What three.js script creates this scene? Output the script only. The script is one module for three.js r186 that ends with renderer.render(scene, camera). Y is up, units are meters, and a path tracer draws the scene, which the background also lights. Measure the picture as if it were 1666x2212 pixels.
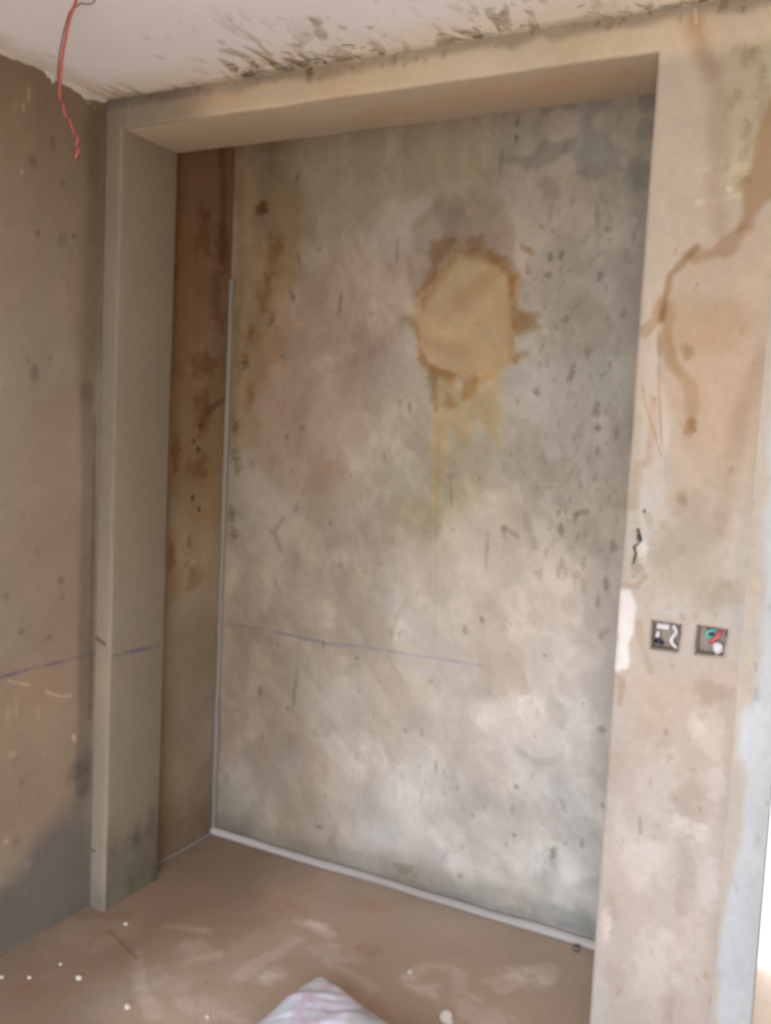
import * as THREE from 'three';
import { mergeGeometries, toCreasedNormals } from 'three/addons/utils/BufferGeometryUtils.js';

// ---------------------------------------------------------------- camera, sky, exposure
const scene = new THREE.Scene();
const camera = new THREE.PerspectiveCamera(58.6767, 1666 / 2212, 0.05, 200);
camera.position.set(2.3030, 1.7842, 2.4061);
camera.rotation.set(-0.08436, 0.47170, 0.04865, 'YXZ');
camera.focus = 0.6; camera.userData.fStop = 12;   // the phone focused too near: the whole room is a little soft
const SKY = new THREE.Color().setRGB(0.87, 1.0, 1.15);
scene.background = SKY;                         // even, bright overcast daylight outside
const renderer = new THREE.WebGLRenderer();
renderer.toneMapping = THREE.LinearToneMapping;
renderer.toneMappingExposure = 9.95;
renderer.shadowMap.enabled = true;
const sun = new THREE.DirectionalLight(0xfff6ea, 1.4);      // comes in through the opening behind the camera
sun.position.set(2.9, 6.6, 6.8); sun.target.position.set(2.5, 0, 2.2); sun.castShadow = true; sun.shadow.mapSize.set(2048, 2048); sun.shadow.radius = 1;
Object.assign(sun.shadow.camera, { left: -4, right: 4, top: 4, bottom: -4, near: 0.5, far: 20 }); scene.add(sun, sun.target);

// ---------------------------------------------------------------- measures (metres)
const H = 2.878;                 // room height
const OPEN_W = 1.78, OPEN_H = 2.777;   // alcove opening, left jamb at x = 0
const LEFT = -0.076;             // face of the left wall
const TOP = 3.06;                 // the alcove runs up behind the lintel
const DEPTH = 0.291;             // thickness of the wall round the opening
const BACK = -0.742;             // back of the alcove
const INNER_L = -0.082, INNER_R = 1.862;
const END = 2.105;               // where the plastered face ends
const ROOM_R = 3.5, ROOM_F = 3.1;      // right wall and window wall behind the camera

// ---------------------------------------------------------------- noise
function rng(seed) { let s = seed >>> 0; return () => { s = (s + 0x6D2B79F5) | 0; let t = Math.imul(s ^ (s >>> 15), 1 | s); t = (t + Math.imul(t ^ (t >>> 7), 61 | t)) ^ t; return ((t ^ (t >>> 14)) >>> 0) / 4294967296; }; }
const PERM = new Float32Array(65536);
{ const r = rng(7); for (let i = 0; i < 65536; i++) PERM[i] = r(); }
const lat = (i, j) => PERM[((i * 197 + 31) ^ (j * 7919 + 17)) & 65535];
function vn(x, y) {              // value noise 0..1
  const i = Math.floor(x), j = Math.floor(y), fx = x - i, fy = y - j;
  const u = fx * fx * fx * (fx * (fx * 6 - 15) + 10), v = fy * fy * fy * (fy * (fy * 6 - 15) + 10);
  const a = lat(i, j), b = lat(i + 1, j), c = lat(i, j + 1), d = lat(i + 1, j + 1);
  return a + (b - a) * u + (c - a + (a - b - c + d) * u) * v;
}
function fbm(x, y, o = 4, seed = 0) {
  let s = 0, a = 0.5, n = 0; x += seed * 13.7; y -= seed * 9.1;
  for (let k = 0; k < o; k++) { s += a * vn(x, y); n += a; a *= 0.5; const t = x * 1.6 - y * 1.2; y = x * 1.2 + y * 1.6 + 5.3; x = t + 2.7; }
  return s / n;
}
const clamp = (v, a = 0, b = 1) => Math.min(b, Math.max(a, v));
const smooth = (a, b, v) => { const t = clamp((v - a) / (b - a)); return t * t * (3 - 2 * t); };

// ---------------------------------------------------------------- a painter of plaster surfaces: colour factors laid over a base, in metres
class Paint {
  constructor(x0, y0, w, h, ppm, base, seed) {
    Object.assign(this, { x0, y0, w, h, ppm, seed });
    this.W = Math.round(w * ppm); this.Hp = Math.round(h * ppm);
    this.c = new Float32Array(this.W * this.Hp * 3); this.z = new Float32Array(this.W * this.Hp);
    for (let i = 0; i < this.c.length; i++) this.c[i] = base[i % 3];
  }
  each(x0, y0, x1, y1, f) {
    const a = Math.max(0, Math.floor((x0 - this.x0) * this.ppm)), b = Math.min(this.W - 1, Math.ceil((x1 - this.x0) * this.ppm));
    const c = Math.max(0, Math.floor((y0 - this.y0) * this.ppm)), d = Math.min(this.Hp - 1, Math.ceil((y1 - this.y0) * this.ppm));
    for (let j = c; j <= d; j++) for (let i = a; i <= b; i++) f(this.x0 + (i + 0.5) / this.ppm, this.y0 + (j + 0.5) / this.ppm, j * this.W + i);
  }
  mix(k, f, a) { const c = this.c; c[3 * k] *= 1 + (f[0] - 1) * a; c[3 * k + 1] *= 1 + (f[1] - 1) * a; c[3 * k + 2] *= 1 + (f[2] - 1) * a; }
  // everywhere: f(x, y) gives the strength of the factor
  all(fac, f) { this.each(this.x0, this.y0, this.x0 + this.w, this.y0 + this.h, (x, y, k) => { const a = f(x, y); if (a) this.mix(k, fac, a); }); return this; }
  relief(f) { this.each(this.x0, this.y0, this.x0 + this.w, this.y0 + this.h, (x, y, k) => { this.z[k] += f(x, y); }); return this; }
  // soft, ragged spot
  blob(x, y, rx, ry, fac, a = 1, { rot = 0, soft = 0.5, rag = 0.5, fr = 1.6, dz = 0 } = {}) {
    const m = Math.max(rx, ry) * 1.7, cs = Math.cos(rot), sn = Math.sin(rot), q = fr / Math.min(rx, ry), sd = (x * 31 + y * 17);
    this.each(x - m, y - m, x + m, y + m, (X, Y, k) => {
      const u = ((X - x) * cs + (Y - y) * sn) / rx, v = (-(X - x) * sn + (Y - y) * cs) / ry;
      const d = Math.hypot(u, v) + (fbm(X * q, Y * q, 3, sd) - 0.5) * 2 * rag, t = 1 - smooth(1 - soft, 1 + soft * 0.4, d);
      if (t > 0) { this.mix(k, fac, t * a); this.z[k] += dz * t; }
    });
    return this;
  }
  // ragged band along a line of points x, y, x, y ...
  line(p, wd, fac, a = 1, { soft = 0.6, rag = 0.5, fr = 0.7, fade = 0.3, dz = 0 } = {}) {
    const n = p.length / 2, xs = p.filter((_, i) => i % 2 === 0), ys = p.filter((_, i) => i % 2), m = wd * 2;
    this.each(Math.min(...xs) - m, Math.min(...ys) - m, Math.max(...xs) + m, Math.max(...ys) + m, (X, Y, k) => {
      let d = 1e9;
      for (let i = 0; i < n - 1; i++) {
        const ax = xs[i], ay = ys[i], dx = xs[i + 1] - ax, dy = ys[i + 1] - ay, t = clamp(((X - ax) * dx + (Y - ay) * dy) / (dx * dx + dy * dy + 1e-12));
        d = Math.min(d, Math.hypot(X - ax - dx * t, Y - ay - dy * t));
      }
      if (d > m) return;
      const q = fr / wd, g = d / (wd * 0.5) + (fbm(X * q, Y * q, 3, n) - 0.5) * 2 * rag, t = (1 - smooth(1 - soft, 1 + soft * 0.6, g)) * (1 - fade * fbm(X * q * 0.4, Y * q * 0.4, 2, 3 + n) * 1.6);
      if (t > 0) { this.mix(k, fac, t * a); this.z[k] += dz * t; }
    });
    return this;
  }
  // ragged area
  area(p, fac, a = 1, { soft = 0.03, rag = 0.03, fr = 8, dz = 0 } = {}) {
    const n = p.length / 2, xs = p.filter((_, i) => i % 2 === 0), ys = p.filter((_, i) => i % 2), m = soft + rag;
    this.each(Math.min(...xs) - m, Math.min(...ys) - m, Math.max(...xs) + m, Math.max(...ys) + m, (X, Y, k) => {
      let d = 1e9, inn = false;
      for (let i = 0, j = n - 1; i < n; j = i++) {
        const ax = xs[j], ay = ys[j], dx = xs[i] - ax, dy = ys[i] - ay, t = clamp(((X - ax) * dx + (Y - ay) * dy) / (dx * dx + dy * dy + 1e-12));
        d = Math.min(d, Math.hypot(X - ax - dx * t, Y - ay - dy * t));
        if ((ys[i] > Y) !== (ys[j] > Y) && X < ((xs[j] - xs[i]) * (Y - ys[i])) / (ys[j] - ys[i]) + xs[i]) inn = !inn;
      }
      const g = (inn ? -d : d) + (fbm(X * fr, Y * fr, 4, n) - 0.5) * 2 * rag, t = 1 - smooth(-soft, soft, g);
      if (t > 0) { this.mix(k, fac, t * a); this.z[k] += dz * t; }
    });
    return this;
  }
  specks(count, seed, where, fac, a, r0, r1, stretch = 1.8, dz = 0) {
    const r = rng(seed);
    for (let i = 0; i < count; i++) {
      const x = where[0] + r() * (where[2] - where[0]), y = where[1] + r() * (where[3] - where[1]), s = r0 + r() * r() * (r1 - r0);
      this.blob(x, y, s, s * (1 + r() * stretch), fac, a * (0.35 + 0.65 * r()), { rot: (r() - 0.5) * 0.9, soft: 0.7, rag: 0.7, dz });
    }
    return this;
  }
  texture() {
    const d = new Uint8Array(this.W * this.Hp * 4);
    for (let i = 0; i < this.W * this.Hp; i++) { for (let q = 0; q < 3; q++) d[4 * i + q] = clamp(this.c[3 * i + q]) * 255 + 0.5; d[4 * i + 3] = 255; }
    const t = new THREE.DataTexture(d, this.W, this.Hp, THREE.RGBAFormat); t.colorSpace = THREE.SRGBColorSpace;
    t.magFilter = THREE.LinearFilter; t.minFilter = THREE.LinearFilter; t.wrapS = t.wrapT = THREE.MirroredRepeatWrapping; t.needsUpdate = true; return t;
  }
  bump() {
    const d = new Float32Array(this.W * this.Hp * 4);
    for (let i = 0; i < this.W * this.Hp; i++) { d[4 * i] = d[4 * i + 1] = d[4 * i + 2] = clamp(0.5 + this.z[i]); d[4 * i + 3] = 1; }
    const t = new THREE.DataTexture(d, this.W, this.Hp, THREE.RGBAFormat, THREE.FloatType);
    t.magFilter = THREE.LinearFilter; t.minFilter = THREE.LinearFilter; t.wrapS = t.wrapT = THREE.MirroredRepeatWrapping; t.needsUpdate = true; return t;
  }
  material(name, bumpScale = 0.004, roughness = 0.93) {
    const m = new THREE.MeshStandardMaterial({ map: this.texture(), roughness, bumpMap: bumpScale ? this.bump() : null, bumpScale }); m.name = name; return m;
  }
  // trowelled plaster: broad clouds, finer mottling, slanting trowel passes
  trowel(cloud = 0.1, mott = 0.08, tint = [1, 0.97, 0.93]) {
    const s = this.seed, c = this.c;
    this.each(this.x0, this.y0, this.x0 + this.w, this.y0 + this.h, (x, y, k) => {
      const wx = x + 0.12 * (fbm(x * 3, y * 3, 3, s + 4) - 0.5), wy = y + 0.12 * (fbm(x * 3, y * 3, 3, s + 5) - 0.5);
      const big = fbm(wx * 2.2, wy * 1.7, 4, s) - 0.5, mid = fbm(wx * 9, wy * 6.5, 4, s + 1) - 0.5, sl = fbm((wx * 0.8 + wy * 0.6) * 20, (wy * 0.8 - wx * 0.6) * 6, 3, s + 2) - 0.5, fine = fbm(x * 60, y * 60, 3, s + 3) - 0.5;
      const e = 1 + cloud * 2 * big + mott * (1.6 * mid + 0.9 * sl) + 0.05 * fine, h = (fbm(wx * 2.6, wy * 2.4, 3, s + 6) - 0.5) * 1.6;
      for (let q = 0; q < 3; q++) c[3 * k + q] *= e * (1 + (tint[q] - 1) * h);
      this.z[k] += 0.55 * big + 0.35 * mid + 0.25 * sl + 0.08 * fine;
    });
    return this;
  }
}

// ---------------------------------------------------------------- helpers
const names = new Map();
function numbered(n) { const k = names.get(n) ?? 0; names.set(n, k + 1); return k ? n + '_' + String(k).padStart(3, '0') : n; }
function shade(o) { o.traverse((m) => { if (m.isMesh) { m.castShadow = true; m.receiveShadow = true; } }); return o; }
function struct(name, geo, mat, label, category) {
  const m = new THREE.Mesh(geo, mat); m.name = numbered(name); m.userData = { kind: 'structure', label, category }; scene.add(shade(m)); return m;
}
function thing(name, label, category, [x, y, z], group) {
  const g = new THREE.Group(); g.name = numbered(name); g.position.set(x, y, z); g.userData = { label, category }; if (group) g.userData.group = group; scene.add(g); return g;
}
function part(name, geo, mat, parent, label) {
  const m = new THREE.Mesh(geo, mat); m.name = name; if (label) m.userData = { label }; parent.add(shade(m)); return m;
}
// a block between two corners, its uv given by f(position, normal)
function block(a, b, uv, seg = [1, 1, 1]) {
  const g = new THREE.BoxGeometry(b[0] - a[0], b[1] - a[1], b[2] - a[2], ...seg); g.translate((a[0] + b[0]) / 2, (a[1] + b[1]) / 2, (a[2] + b[2]) / 2);
  if (uv) setUV(g, uv); return g;
}
function setUV(g, f) {
  const p = g.attributes.position, n = g.attributes.normal, u = new Float32Array(p.count * 2);
  for (let i = 0; i < p.count; i++) { const r = f(p.getX(i), p.getY(i), p.getZ(i), n.getX(i), n.getY(i), n.getZ(i)); u[2 * i] = r[0]; u[2 * i + 1] = r[1]; }
  g.setAttribute('uv', new THREE.BufferAttribute(u, 2)); return g;
}
const on = (P) => (a, b) => [(a - P.x0) / P.w, (b - P.y0) / P.h];
const plain = (r, g, b, roughness = 0.9, more = {}) => new THREE.MeshStandardMaterial({ color: new THREE.Color(r / 255, g / 255, b / 255).convertSRGBToLinear(), roughness, ...more });
function tube(pts, r, seg = 48, rad = 8) { return new THREE.TubeGeometry(new THREE.CatmullRomCurve3(pts.map((p) => new THREE.Vector3(...p))), seg, r, rad, false); }
// a mortar bead: a low half round swept along a straight run, wavering in size
function bead(a, b, up, out, r, seed, n, fr) {
  const A = new THREE.Vector3(...a), B = new THREE.Vector3(...b), U = new THREE.Vector3(...up), O = new THREE.Vector3(...out), pos = [], idx = [], M = 6;
  for (let i = 0; i <= n; i++) {
    const t = i / n, p = A.clone().lerp(B, t), s = r * (0.75 + 0.5 * fbm(t * fr, seed, 4)), s2 = r * (0.7 + 0.55 * fbm(t * fr * 0.8, seed + 9, 4));
    for (let k = 0; k <= M; k++) { const q = (k / M) * Math.PI / 2, v = p.clone().addScaledVector(U, s * Math.pow(Math.sin(q), 0.85)).addScaledVector(O, s2 * Math.pow(Math.cos(q), 0.85)); pos.push(v.x, v.y, v.z); }
    const v = p.clone().addScaledVector(U, -0.004).addScaledVector(O, -0.004); pos.push(v.x, v.y, v.z);
  }
  const R = M + 2;
  for (let i = 0; i < n; i++) for (let k = 0; k < R; k++) { const k2 = (k + 1) % R, a0 = i * R + k, a1 = i * R + k2, b0 = a0 + R, b1 = a1 + R; idx.push(a0, b0, a1, a1, b0, b1); }
  const g = new THREE.BufferGeometry(); g.setAttribute('position', new THREE.Float32BufferAttribute(pos, 3)); g.setIndex(idx); g.computeVertexNormals(); return g;
}

// ================================================================ SURFACES (things' own colours, stains and wear, in metres)
// ---- back of the alcove: grey-brown render, damp patches, trowel nicks, a mended hole
const alcoveBack = new Paint(-0.1, -0.02, 1.98, 2.9, 620, [0.70, 0.655, 0.605], 1).trowel(0.06, 0.09, [1.02, 0.985, 0.95]);
// patchy coats: areas with their own fairly sharp outline, a little darker or lighter
for (const [f, s, lo] of [[[0.955, 0.95, 0.94], 15, 0.53], [[1.04, 1.04, 1.035], 16, 0.55], [[0.965, 0.96, 0.955], 17, 0.58], [[1.03, 1.033, 1.035], 18, 0.57]]) alcoveBack.all(f, (x, y) => { const a = x + 0.35 * y, q = s < 17 ? 3.4 : 7; return smooth(lo, lo + 0.06, fbm(a * q + 0.5 * fbm(x * 7, y * 7, 2, s), (y - 0.35 * x) * q * 0.75, 5, s)); });
{
  const P = alcoveBack, PINK = [0.985, 0.935, 0.912], OCHRE = [0.86, 0.76, 0.58], GREY = [0.86, 0.88, 0.9];
  // greyer cement low on the right, with brighter light painted into it
  P.area([1.602, 1.328, 1.231, 1.062, 1.024, 0.817, 0.689, 0.380, 0.663, 0.065, 1.644, 0.017, 1.863, 0.085, 1.766, 1.426], [1.08, 1.1, 1.135], 1, { soft: 0.22, rag: 0.16, fr: 4 });
  P.area([0.424, 1.361, 0.835, 1.418, 1.607, 1.489, 1.669, 0.600, 0.902, 0.241, 0.341, 0.301], [1.06, 1.05, 1.04], 0.8, { soft: 0.15, rag: 0.16, fr: 5 });
  // damp tint on the left, darkened to paint in the light falloff
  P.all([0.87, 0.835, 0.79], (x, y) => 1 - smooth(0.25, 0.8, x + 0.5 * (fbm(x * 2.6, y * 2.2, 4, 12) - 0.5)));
  // pinkish damp region
  P.area([0.737, 2.450, 0.799, 2.224, 0.698, 2.085, 0.646, 1.943, 0.594, 1.761, 0.499, 1.573, 0.284, 1.501, 0.095, 1.623, 0.046, 1.929, 0.139, 2.177, 0.263, 2.397, 0.495, 2.460], PINK, 1, { soft: 0.07, rag: 0.06, fr: 6 });
  P.line([0.751, 2.207, 0.597, 2.094, 0.433, 2.038, 0.328, 1.973, 0.268, 1.840], 0.06, [0.92, 0.9, 0.89], 0.8, { soft: 0.9, rag: 0.3 });
  P.line([0.260, 1.537, 0.284, 1.728, 0.353, 1.918], 0.05, [0.92, 0.9, 0.88], 0.6, { soft: 0.9 });
  // darker cap over the mended hole
  P.area([0.765, 2.311, 0.733, 2.450, 0.768, 2.585, 0.859, 2.655, 0.969, 2.668, 1.088, 2.630, 1.155, 2.545, 1.165, 2.431, 1.058, 2.403, 0.894, 2.375], [0.93, 0.89, 0.875], 1, { soft: 0.022, rag: 0.012, fr: 9 });
  P.line([0.760, 2.568, 0.859, 2.655, 0.969, 2.672, 1.097, 2.630], 0.05, [0.9, 0.89, 0.86], 0.8, { soft: 0.8, rag: 0.3 });
  // olive cast in the upper middle and under the hole
  P.area([0.043, 2.778, 0.218, 2.890, 0.751, 2.891, 1.079, 2.922, 1.059, 2.665, 0.763, 2.687, 0.492, 2.531, 0.238, 2.471], [0.93, 0.92, 0.87], 0.8, { soft: 0.09, rag: 0.08 });
  P.area([0.644, 1.978, 0.838, 2.034, 1.154, 2.004, 1.204, 1.772, 1.095, 1.494, 0.893, 1.424, 0.583, 1.579, 0.550, 1.814], [0.99, 0.99, 0.945], 0.8, { soft: 0.1, rag: 0.08, fr: 6 });
  P.area([0.784, 1.610, 0.821, 1.666, 1.005, 1.763, 1.087, 1.630, 0.931, 1.427, 0.759, 1.357, 0.711, 1.497], [0.95, 0.94, 0.89], 0.7, { soft: 0.06, rag: 0.07, fr: 9 });
  // ochre stains along the left edge
  P.area([-0.091, 2.920, 0.128, 2.917, 0.248, 2.725, 0.238, 2.471, 0.183, 2.214, 0.102, 1.988, 0.043, 1.717, -0.064, 1.712, -0.073, 2.217], [0.94, 0.88, 0.77], 0.9, { soft: 0.05, rag: 0.08, fr: 9 });
  for (const [x, y, a, b] of [[0.125, 2.476, 0.05, 0.1], [0.098, 2.328, 0.04, 0.09], [0.035, 2.178, 0.04, 0.05], [0.004, 2.082, 0.02, 0.04], [0.059, 2.688, 0.04, 0.03], [0.145, 2.549, 0.035, 0.05], [0.034, 1.929, 0.03, 0.06]]) P.blob(x, y, a, b, OCHRE, 0.75, { soft: 0.8, rag: 0.7 });
  P.blob(0.063, 2.684, 0.035, 0.026, [0.78, 0.66, 0.54], 0.9, { rot: 0.5, rag: 0.6 });
  P.line([-0.064, 2.842, -0.037, 2.483, -0.049, 2.101, -0.049, 1.634, -0.055, 1.316], 0.055, [0.76, 0.72, 0.62], 0.75, { soft: 0.9, rag: 0.8, fade: 0.6 });
  for (const [x, y] of [[-0.031, 1.791], [-0.031, 1.664], [-0.012, 1.616], [-0.040, 1.417], [-0.024, 1.339], [0.005, 2.044]]) P.blob(x, y, 0.025, 0.035, [0.72, 0.68, 0.56], 0.7, { soft: 0.8, rag: 0.8 });
  P.blob(0.028, 0.965, 0.12, 0.16, [0.93, 0.92, 0.9], 0.8, { soft: 0.9 });
  P.area([-0.069, 0.932, 0.268, 0.881, 0.377, 0.507, 0.155, 0.260, -0.068, 0.314], [0.98, 0.94, 0.92], 0.8, { soft: 0.08, rag: 0.08 });
  // grey patches high on the right
  P.area([1.131, 2.780, 1.223, 2.811, 1.338, 2.824, 1.400, 2.871, 1.466, 2.826, 1.526, 2.759, 1.537, 2.705, 1.444, 2.690, 1.378, 2.719, 1.350, 2.776, 1.260, 2.761, 1.229, 2.724], GREY, 1, { soft: 0.018, rag: 0.03, fr: 14 });
  P.blob(1.584, 2.694, 0.05, 0.06, GREY, 1, { rag: 0.5 }); P.blob(1.597, 2.828, 0.04, 0.05, GREY, 0.9); P.blob(1.282, 2.672, 0.05, 0.05, [0.9, 0.9, 0.9], 0.9, { rot: -0.5 });
  P.line([1.606, 2.804, 1.605, 2.503, 1.611, 2.197, 1.623, 1.808], 0.11, [0.95, 0.955, 0.96], 0.7, { soft: 1, rag: 0.5 });  // faint band of shade painted down the right edge
  // pale trowel patches
  for (const [x, y, a, b] of [[1.117, 2.302, 0.0, 0.0], [0.674, 1.801, 0.06, 0.08], [0.769, 1.893, 0.05, 0.05], [1.276, 1.990, 0.06, 0.08], [1.163, 1.568, 0.09, 0.04], [1.312, 1.445, 0.11, 0.07], [0.806, 1.218, 0.06, 0.11], [0.603, 1.194, 0.06, 0.05], [1.409, 1.521, 0.05, 0.03], [1.242, 1.166, 0.12, 0.08], [1.465, 1.179, 0.07, 0.04], [0.777, 1.032, 0.05, 0.07], [0.546, 0.866, 0.035, 0.03], [1.410, 0.731, 0.08, 0.09], [1.158, 0.770, 0.13, 0.08], [0.098, 0.472, 0.035, 0.025], [0.305, 0.572, 0.03, 0.035], [0.109, 0.208, 0.05, 0.035], [1.391, 0.486, 0.05, 0.06], [1.018, 0.270, 0.1, 0.06], [0.924, 0.543, 0.05, 0.06], [0.732, 0.728, 0.03, 0.07], [1.370, 0.270, 0.13, 0.06]]) if (a) P.blob(x, y, a, b, [1.055, 1.055, 1.055], 0.9, { rot: 0.5, soft: 0.7, rag: 0.7 });
  for (const p of [[0.388, 0.744, 0.548, 0.618], [0.430, 0.341, 0.609, 0.284], [0.531, 0.538, 0.666, 0.413], [0.814, 1.091, 0.760, 0.974]]) P.line(p, 0.035, [1.05, 1.05, 1.05], 0.9, { soft: 0.9 });
  P.line([0.808, 0.834, 0.743, 0.916, 0.756, 1.047, 0.809, 1.164], 0.02, [0.93, 0.92, 0.9], 0.8);
  P.area([1.290, 1.241, 1.461, 1.245, 1.547, 1.190, 1.573, 1.046, 1.473, 1.064, 1.332, 1.128], [0.94, 0.93, 0.92], 0.8, { soft: 0.03, rag: 0.04 });
  P.area([0.749, 1.536, 1.019, 1.539, 0.991, 1.380, 0.840, 1.329], [0.97, 0.96, 0.92], 0.6, { soft: 0.05, rag: 0.05 });
  P.area([1.400, 0.883, 1.488, 0.831, 1.450, 0.773, 1.387, 0.813], [0.92, 0.92, 0.91], 0.8, { soft: 0.015, rag: 0.02, fr: 20 });
  P.line([1.292, 0.656, 1.374, 0.621, 1.457, 0.664], 0.03, [0.92, 0.91, 0.9], 0.8);
  // brown smears round the mended hole, and the thin skirt of its plaster
  P.area([0.935, 2.483, 1.045, 2.466, 1.137, 2.408, 1.180, 2.366, 1.190, 2.202, 1.192, 2.071, 1.100, 2.007, 0.991, 1.998, 0.868, 2.017, 0.807, 2.077, 0.776, 2.207, 0.794, 2.310, 0.865, 2.402], [1.0, 0.88, 0.7], 0.9, { soft: 0.02, rag: 0.03, fr: 18 });
  P.area([0.826, 2.514, 0.864, 2.508, 0.932, 2.533, 0.943, 2.504, 0.881, 2.443, 0.849, 2.351, 0.794, 2.302, 0.770, 2.311, 0.836, 2.403], [0.86, 0.77, 0.64], 0.95, { soft: 0.016, rag: 0.022, fr: 26, dz: 0.15 });
  P.area([0.982, 2.519, 1.032, 2.526, 1.050, 2.477, 1.117, 2.446, 1.163, 2.412, 1.177, 2.358, 1.167, 2.301, 1.145, 2.367, 1.056, 2.436, 0.990, 2.472], [0.86, 0.77, 0.64], 0.95, { soft: 0.016, rag: 0.022, fr: 26, dz: 0.15 });
  P.area([1.163, 2.268, 1.216, 2.254, 1.274, 2.237, 1.267, 2.185, 1.213, 2.166, 1.171, 2.183], [0.86, 0.77, 0.64], 0.95, { soft: 0.016, rag: 0.022, fr: 26, dz: 0.15 });
  P.area([0.722, 2.234, 0.769, 2.238, 0.806, 2.198, 0.809, 2.146, 0.768, 2.186], [0.86, 0.77, 0.64], 0.95, { soft: 0.016, rag: 0.022, fr: 26, dz: 0.15 });
  P.area([0.804, 2.120, 0.839, 2.086, 0.896, 2.034, 0.962, 2.022, 0.945, 2.001, 0.868, 2.013, 0.818, 2.060], [0.86, 0.77, 0.64], 0.95, { soft: 0.016, rag: 0.022, fr: 26, dz: 0.15 });
  P.area([0.859, 2.008, 0.888, 2.003, 0.893, 1.948, 0.885, 1.888, 0.868, 1.913], [0.86, 0.77, 0.64], 0.95, { soft: 0.016, rag: 0.022, fr: 26, dz: 0.15 });
  P.area([0.914, 1.975, 0.948, 1.950, 0.969, 1.899, 0.939, 1.877, 0.925, 1.915], [0.86, 0.77, 0.64], 0.95, { soft: 0.016, rag: 0.022, fr: 26, dz: 0.15 });
  P.area([0.982, 2.001, 1.046, 1.999, 1.041, 1.958, 1.003, 1.930], [0.86, 0.77, 0.64], 0.95, { soft: 0.016, rag: 0.022, fr: 26, dz: 0.15 });
  P.area([1.166, 2.087, 1.208, 2.117, 1.227, 2.091, 1.189, 2.061], [0.86, 0.77, 0.64], 0.95, { soft: 0.016, rag: 0.022, fr: 26, dz: 0.15 });
  P.area([1.190, 2.470, 1.225, 2.469, 1.240, 2.444, 1.213, 2.448], [0.86, 0.77, 0.64], 0.95, { soft: 0.016, rag: 0.022, fr: 26, dz: 0.15 });
  P.area([1.215, 2.410, 1.239, 2.404, 1.231, 2.374, 1.214, 2.377], [0.86, 0.77, 0.64], 0.95, { soft: 0.016, rag: 0.022, fr: 26, dz: 0.15 });
  // fine stains running down from the mended hole
  P.area([0.880, 1.983, 1.127, 2.004, 1.162, 1.871, 1.133, 1.769, 1.054, 1.867, 1.006, 1.746, 0.943, 1.863, 0.926, 1.672, 0.907, 1.513, 0.883, 1.757], [1.01, 0.95, 0.82], 0.9, { soft: 0.03, rag: 0.035, fr: 12 });
  P.line([0.909, 1.810, 0.912, 1.584, 0.936, 0.946], 0.018, [0.96, 0.93, 0.87], 0.9, { soft: 0.9, rag: 0.5, fade: 0.5 });
  // dirt along the foot of the wall
  P.line([-0.095, 0.045, 0.489, 0.049, 1.108, 0.054, 1.623, 0.071], 0.13, [0.86, 0.865, 0.86], 1, { soft: 0.9, rag: 0.6, fr: 1.2, fade: 0.2 });
  P.line([-0.094, 0.013, 0.491, 0.016, 1.110, 0.022, 1.625, 0.042], 0.05, [0.86, 0.87, 0.88], 1, { soft: 0.9, rag: 0.5, fade: 0.4 });
  P.blob(0.870, 0.082, 0.05, 0.035, [0.86, 0.85, 0.8], 0.9, { rag: 0.8 }); P.blob(1.539, 0.072, 0.1, 0.05, [0.9, 0.92, 0.92], 0.9);
  // blue chalk line, snapped across the plaster
  P.line([-0.099, 0.936, 0.029, 0.943, 0.311, 0.938, 0.445, 0.931, 0.575, 0.939, 0.822, 0.941, 0.998, 0.945, 1.138, 0.946], 0.011, [0.84, 0.84, 1.0], 0.9, { soft: 0.9, rag: 0.5, fade: 0.4 });
  P.line([0.242, 0.940, 0.334, 0.934, 0.445, 0.931], 0.014, [0.84, 0.84, 1.0], 0.8, { soft: 0.8, rag: 0.4, fade: 0.2 });
  P.line([0.445, 0.925, 0.543, 0.930], 0.02, [0.9, 0.9, 1.03], 0.7, { soft: 0.9 });
  // nicks, pits and dark scuffs
  const K = [0.77, 0.76, 0.73];
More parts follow.
